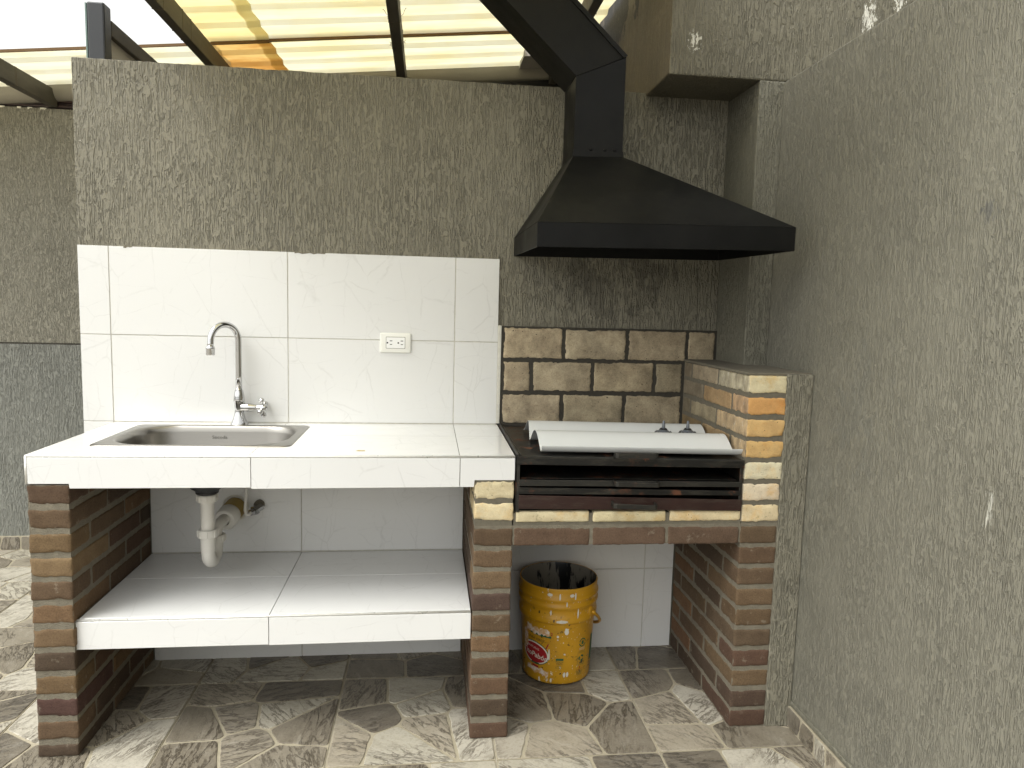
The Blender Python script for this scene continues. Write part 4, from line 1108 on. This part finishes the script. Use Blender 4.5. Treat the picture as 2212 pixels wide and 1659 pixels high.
# runs and dabs of white paint
def dab(a, z, w_, h, sd): wrap([(x*w_*(1+.5*noise.noise(Vector((i*.7, sd, 1)))), y*h*(1+.35*noise.noise(Vector((i*.6, sd, 7))))) for i, (x, y) in enumerate(ell(1, 1, 18))], R(a), z, .0022, 'paint_dab', M['pr_white'])
for q in ((-22, .120, .0035, .022, 1), (3, .044, .0045, .010, 2), (8, .045, .0045, .010, 3), (4, .212, .008, .013, 4), (-9, .192, .004, .005, 5), (-9, .180, .003, .003, 6), (2, .124, .003, .003, 7), (-18, .022, .003, .009, 8), (-38, .018, .003, .010, 9)): dab(*q)
for q in ((-4, .252, .021, .006, 10), (-20, .285, .0025, .010, 13), (19, .280, .003, .018, 14)):
    a, z, w_, h, sd = q
    wrap([(x*w_*(1+.5*noise.noise(Vector((i*.9, sd, 1)))), y*h*(1+.5*noise.noise(Vector((i*.8, sd, 7))))) for i, (x, y) in enumerate(ell(1, 1, 26))], R(a), z, .0088, 'paint_dab', M['pr_white'])
for q in ((-8, .345, .003, .013, 21), (-22, .352, .009, .006, 22), (9, .350, .008, .006, 25), (14, .345, .003, .014, 23), (2, .318, .0025, .012, 24)):
    a, z, w_, h, sd = q
    wrap([(x*w_*(1+.5*noise.noise(Vector((i*.9, sd, 1)))), y*h*(1+.5*noise.noise(Vector((i*.8, sd, 7))))) for i, (x, y) in enumerate(ell(1, 1, 20))], R(a), z, .0072, 'paint_dab', M['pr_white'])

# ------------------------------------------------------------------ roof
def rz(x): return 2.513+.1*x
def sheet(x0, x1, y0, y1, dz, mat, label, group='corrugated roof sheets'):
    prof = []; n = int((y1-y0)/.0098)
    for i in range(n+1):
        y = y0+(y1-y0)*i/n; ph = (y-.769)/.1635
        f_ = (ph+.02) % 1.0; s = (-1+2*f_/.88) if f_ < .88 else 1-2*(f_-.88)/.12
        prof.append((y, .009*s))
    b = MB(); T = .0016; loop = [(y, z+T) for y, z in prof]+[(y, z) for y, z in prof[::-1]]
    xs = [x0+(x1-x0)*i/6 for i in range(7)]
    b.loft([[(x, y, rz(x)+dz+z) for y, z in loop] for x in xs])
    o = b.build('roof_sheet', mat, smooth=True, auto=R(9), loc=((x0+x1)/2, (y0+y1)/2, rz((x0+x1)/2)+dz))
    return tag(o, label, 'roof sheet', group)
sheet(-2.6, .205, .772, 1.262, 0, M['roof_pale'], 'pale translucent roof sheet at the far left beside the open sky')
sheet(.165, .455, .772, 1.262, 0, M['roof_orange'], 'short orange stained roof sheet above the middle of the grey wall')
sheet(.455-.06, 1.66, .772, 1.262, .003, M['roof_cream'], 'cream translucent roof sheet along the gutter right of the orange one')
sheet(.165, .455, -1.45, .800, .003, M['roof_yellow'], 'narrow yellowed roof sheet beside the second beam')
sheet(.455-.06, 1.98, -1.45, .800, .007, M['roof_cream'], 'wide cream translucent roof sheet above the tap and hood')
e = MB(); e.prism([(-2.6, rz(-2.6)-.016), (.20, rz(.2)-.016), (.20, rz(.2)-.004), (-2.6, rz(-2.6)-.004)], 1, .764, .772)
e.prism([(.20, rz(.2)-.015), (.455, rz(.455)-.015), (.455, rz(.455)+.012), (.20, rz(.2)+.012)], 1, .763, .772)
e.prism([(.455, rz(.455)-.010), (1.98, rz(1.98)-.010), (1.98, rz(1.98)+.014), (.455, rz(.455)+.014)], 1, .763, .772)
tag(e.build('lap_strip', M['dirt_edge']), 'thin grimy brown strip where the two rows of roof sheets overlap', 'roof strip')
def beam(x0, x1, y0, y1, zt, h, label, seams=()):
    t = empty('roof_beam', ((x0+x1)/2, (y0+y1)/2, zt-h), label, 'beam', 'steel beams under the roof sheets')
    MB().box(x0, x1, y0, y1, zt-h, zt).build('tube', M['beam'], t, bevel=.003)
    for s in seams: MB().box(x0-.0012, x1+.0012, s-.0015, s+.0015, zt-h-.0012, zt).build('wire_tie', M['wire'], t)
    return t
beam(-.755, -.715, .0, 1.31, 2.420, .085, 'dusty black roof beam at the far left, above the far wall', (.93, .94))
beam(.178, .218, -1.45, 1.31, 2.503, .083, 'dusty black roof beam crossing between open sky and yellow sheets', (.12, .33, .43))
b3 = beam(1.015, 1.060, -1.45, 1.31, 2.588, .083, 'narrow black roof beam with loose wire ends over the cream sheets', (.32, .62))
rr = random.Random(4)
for s in (.30, .33, .60, .64):
    for sx in (1.012, 1.063):
        p = [Vector((sx, s, 2.52))]
        for k in range(5): p.append(p[-1]+Vector((rr.uniform(-.006, .008)*(1 if sx > 1.03 else -1), rr.uniform(-.012, .012), rr.uniform(-.004, .016))))
        MB().tube(p, .0009, 6).build('loose_wire', M['wire'], b3)
beam(1.822, 1.862, -1.45, 1.262, 2.672, .083, 'black roof beam half hidden behind the duct next to the upper wall', (.3,))
gt = empty('roof_gutter', (.0, 1.29, 2.40), 'grey roof gutter along the low far edge of the sheets', 'gutter')
b = MB(); n = 12; rings = []
for x in (-2.6, 1.99):
    rg_ = [(x, 1.258+.055*(1-math.cos(math.pi*.5*i/n)), rz(x)+.004-.078*math.sin(math.pi*.5*i/n)) for i in range(n+1)]
    rg_ += [(x, 1.36, rz(x)-.074), (x, 1.36, rz(x)+.004)]
    rings.append(rg_)
b.loft(rings).build('trough', M['gutter'], gt, smooth=True, auto=R(50))
ml_ = empty('wall_plate_beam', (-.5, 1.29, 2.335), 'dark maroon steel channel on top of the far wall', 'beam')
MB().prism([(-3, 2.335), (2.0, 2.335), (2.0, rz(2.0)-.085), (-3, rz(-3)-.08 if rz(-3)-.08 > 2.336 else 2.337)], 1, 1.335, 1.40).build('web', M['maroon'], ml_)
MB().box(-3, 2.0, 1.318, 1.335, 2.338, 2.345).build('flange', M['maroon'], ml_)
MB().box(-3, -.2, 1.318, 1.336, 2.366, 2.372).build('flange', M['maroon'], ml_)
fb = MB().prism([(-.60, 2.332), (2.0, 2.332), (2.0, rz(2.0)-.075), (-.60, rz(-.60)-.095)], 1, 1.285, 1.315).build('dark_board', M['dark'])
tag(fb, 'black board closing the gap between far wall and gutter behind the duct', 'board')
cp = MB().prism([(1.66, rz(1.66)-.02), (1.99, rz(1.99)-.02), (1.99, rz(1.99)+.04), (1.66, rz(1.66)+.04)], 1, 1.06, 1.26).build('closing_board', M['panel_grey'])
tag(cp, 'small grey board closing the roof edge beside the duct', 'board')
po = MB().box(-.060, 0, .150, .212, 0, 2.443).build('steel_post', M['post'], bevel=.006)
tag(po, 'dark grey square steel post rising behind the top left of the wall', 'post')
gp = MB().box(-.0690, -.0625, .156, .21, .3, 2.440).build('glass_strip', M['glass_edge'], bevel=.001)
tag(gp, 'green edged glass strip against the left face of the steel post', 'glass')
br_ = MB().box(-.045, 0, .214, 1.262, 2.345, 2.402).build('side_rail', M['beam'], bevel=.003)
tag(br_, 'dark horizontal rail running back from the steel post', 'rail')
pn = MB().box(-.026, -.018, .214, 1.25, 1.6, 2.3445).build('infill_panel', M['panel_grey'])
tag(pn, 'light grey board hanging under the dark rail beside the post', 'panel')
